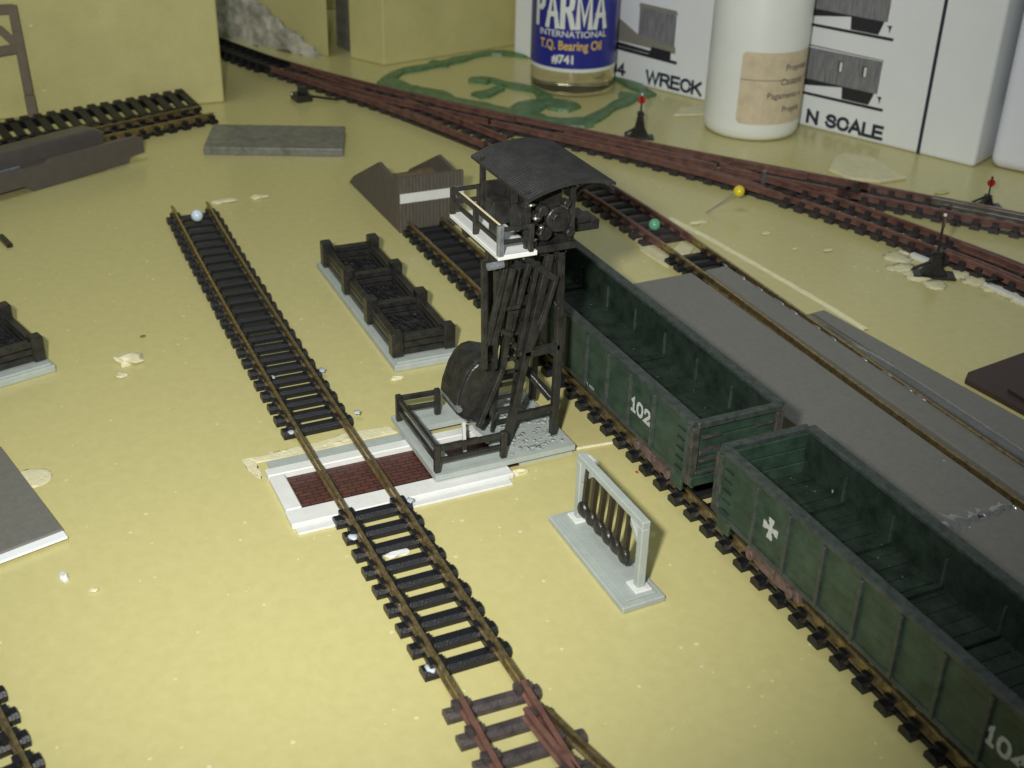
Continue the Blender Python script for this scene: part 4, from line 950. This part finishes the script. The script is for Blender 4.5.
# wrecking tender car picture
flat([(6.25, 1.60), (7.92, 1.60), (7.92, 2.85), (7.8, 2.98), (6.25, 3.02)], 'print'); flat([(6.2, 2.94), (7.98, 2.9), (7.9, 3.06), (6.25, 3.1)], 'print_tan', .002)
flat([(4.4, 1.55), (8.0, 1.50), (7.98, 1.75), (6.2, 1.95), (5.4, 2.35), (4.4, 2.4)], 'print_tan', .003); flat([(4.4, 1.22), (8.1, 1.12), (8.1, 1.24), (4.4, 1.36)], 'print_dark', .005)
flat([(6.8, 1.24), (7.8, 1.2), (7.8, 1.55), (6.9, 1.58)], 'print_dark', .004); flat([(4.4, 1.36), (6.85, 1.30), (6.85, 1.42), (4.4, 1.55)], 'print_dark', .0035)
# second white box
c0 = G(986, 167, 0)
b2 = thing('white_box', 'plain cool white box at the upper right corner with dark print along its side', 'box', tuple(c0), math.atan2(BU.y, BU.x) + .10)
bm = NB(); box(bm, .05, 9, 0, 6, 0, 10); obj('carton', bm, M['card2'], b2, .35, seg=6)
bm = NB()
for k in range(24): box(bm, .038, .046, .8, .8 + random.uniform(.4, .9), 1.8 + k * .2, 1.9 + k * .2)
obj('side_print', bm, M['ink'], b2)

# ---------------------------------------------------------------- bottles
def cyl_wrap(me, material, parent, R, z, ang0, slant=0.0, name='lettering', dr=0.012):
    for v in me.vertices:
        a = ang0 + v.co.x / R; zz = z + v.co.y + slant * v.co.x
        v.co = Vector(((R + dr) * math.cos(a), (R + dr) * math.sin(a), zz))
    me.materials.append(material); o = bpy.data.objects.new(name, me); COL.objects.link(o); o.parent = parent; return o
def subdiv(me, cuts=2):
    bm = NB(); bm.from_mesh(me); bmesh.ops.triangulate(bm, faces=bm.faces); bmesh.ops.subdivide_edges(bm, edges=[e for e in bm.edges if e.calc_length() > .12], cuts=cuts); bm.to_mesh(me); bm.free(); return me
def facing(c): return math.atan2(-c[1], -c[0])
cB = (-34.85, 25.57, 0); R = 1.64
mb_ = thing('milky_bottle', 'milky white plastic bottle with a yellowed paper label', 'bottle', cB)
bm = NB(); lathe(bm, [(R - .35, 0), (R - .12, .05), (R - .02, .2), (R, .4), (R, 6.2), (R - .1, 6.6), (R - .6, 7.3), (.55, 7.6), (.55, 8.4)], n=72); o = obj('body', bm, M['poly'], mb_, smooth=True)
bm = NB(); lathe(bm, [(.7, 8.0), (.7, 9.2), (.5, 9.3)], n=40); obj('cap', bm, M['white'], mb_, smooth=False)
fb = facing(cB)
def patch(R, a0, a1, z0, z1, mt, parent, name, n=28, dr=.008, rc=.12):
    bm = NB(); lo = []; hi = []
    for i in range(n + 1):
        a = a0 + (a1 - a0) * i / n; e = min(i, n - i) / n * (a1 - a0) * R; k = rc * (1 - min(1, e / rc)) ** 2 if rc else 0
        lo.append(bm.verts.new(((R + dr) * math.cos(a), (R + dr) * math.sin(a), z0 + k))); hi.append(bm.verts.new(((R + dr) * math.cos(a), (R + dr) * math.sin(a), z1 - k)))
    for i in range(n): bm.faces.new((lo[i], lo[i + 1], hi[i + 1], hi[i]))
    return obj(name, bm, M[mt], parent, smooth=True)
patch(R, fb - .30, fb + 1.45, .62, 3.02, 'label', mb_, 'paper_label')
patch(R, fb - .30, fb + 1.45, 2.1, 2.12, 'labelink', mb_, 'label_rule', dr=.012, rc=0)
for s_, z_, x_ in (('Proprieta', 2.42, .95), ('Caseario', 1.95, .85), ('Pagamento a', 1.50, .72), ('Propria', 1.02, .9)):
    cyl_wrap(subdiv(text_mesh(s_, .30, .003, .95, 'CENTER'), 1), M['labelink'], mb_, R, z_, fb + x_, dr=.014)
cP = (-41.76, 22.14, 0); R = 1.61
pb = thing('oil_bottle', 'round bottle of bearing oil with a royal blue label', 'bottle', cP)
bm = NB(); lathe(bm, [(R - .3, 0), (R - .05, .06), (R - .02, .25), (R - .02, 5.2), (R - .3, 5.8), (.6, 6.3), (.6, 7)], n=72); obj('body', bm, M['oil'], pb, smooth=True)
bm = NB(); lathe(bm, [(.75, 6.4), (.75, 7.6), (.6, 7.7)], n=32); obj('cap', bm, M['white'], pb)
fp = facing(cP)
bm = NB(); lathe(bm, [(R + .005, 1.03), (R + .005, 4.9)], n=72, cap=False); obj('blue_label', bm, M['blue'], pb, smooth=True)
bm = NB(); lathe(bm, [(R + .008, .94), (R + .008, 1.07)], n=72, cap=False); obj('white_band', bm, M['wprint'], pb, smooth=True)
def PT(s, size, bold, sx, z, a, mt='wprint', sp_=1.0, sy=1.0):
    me = text_mesh(s, size, bold, sx, 'CENTER', sp_)
    for v in me.vertices: v.co.y *= sy
    cyl_wrap(subdiv(me, 2), M[mt], pb, R, z, a, name='lettering', dr=.02)
cyl_wrap(subdiv(stroke_mesh('PARMA', 1.4, .19, .37, .145, 'CENTER'), 2), M['wprint'], pb, R, 2.50, fp - .12, dr=.02)
PT('INTERNATIONAL', .32, .004, 1.08, 2.22, fp - .04); PT('T.Q. Bearing Oil', .46, .010, .80, 1.76, fp - .08, 'yprint'); PT('#741', .42, .018, 1.0, 1.27, fp - .22)

# nothing outside the frame is needed: soft finish
S.cycles.use_denoising = True
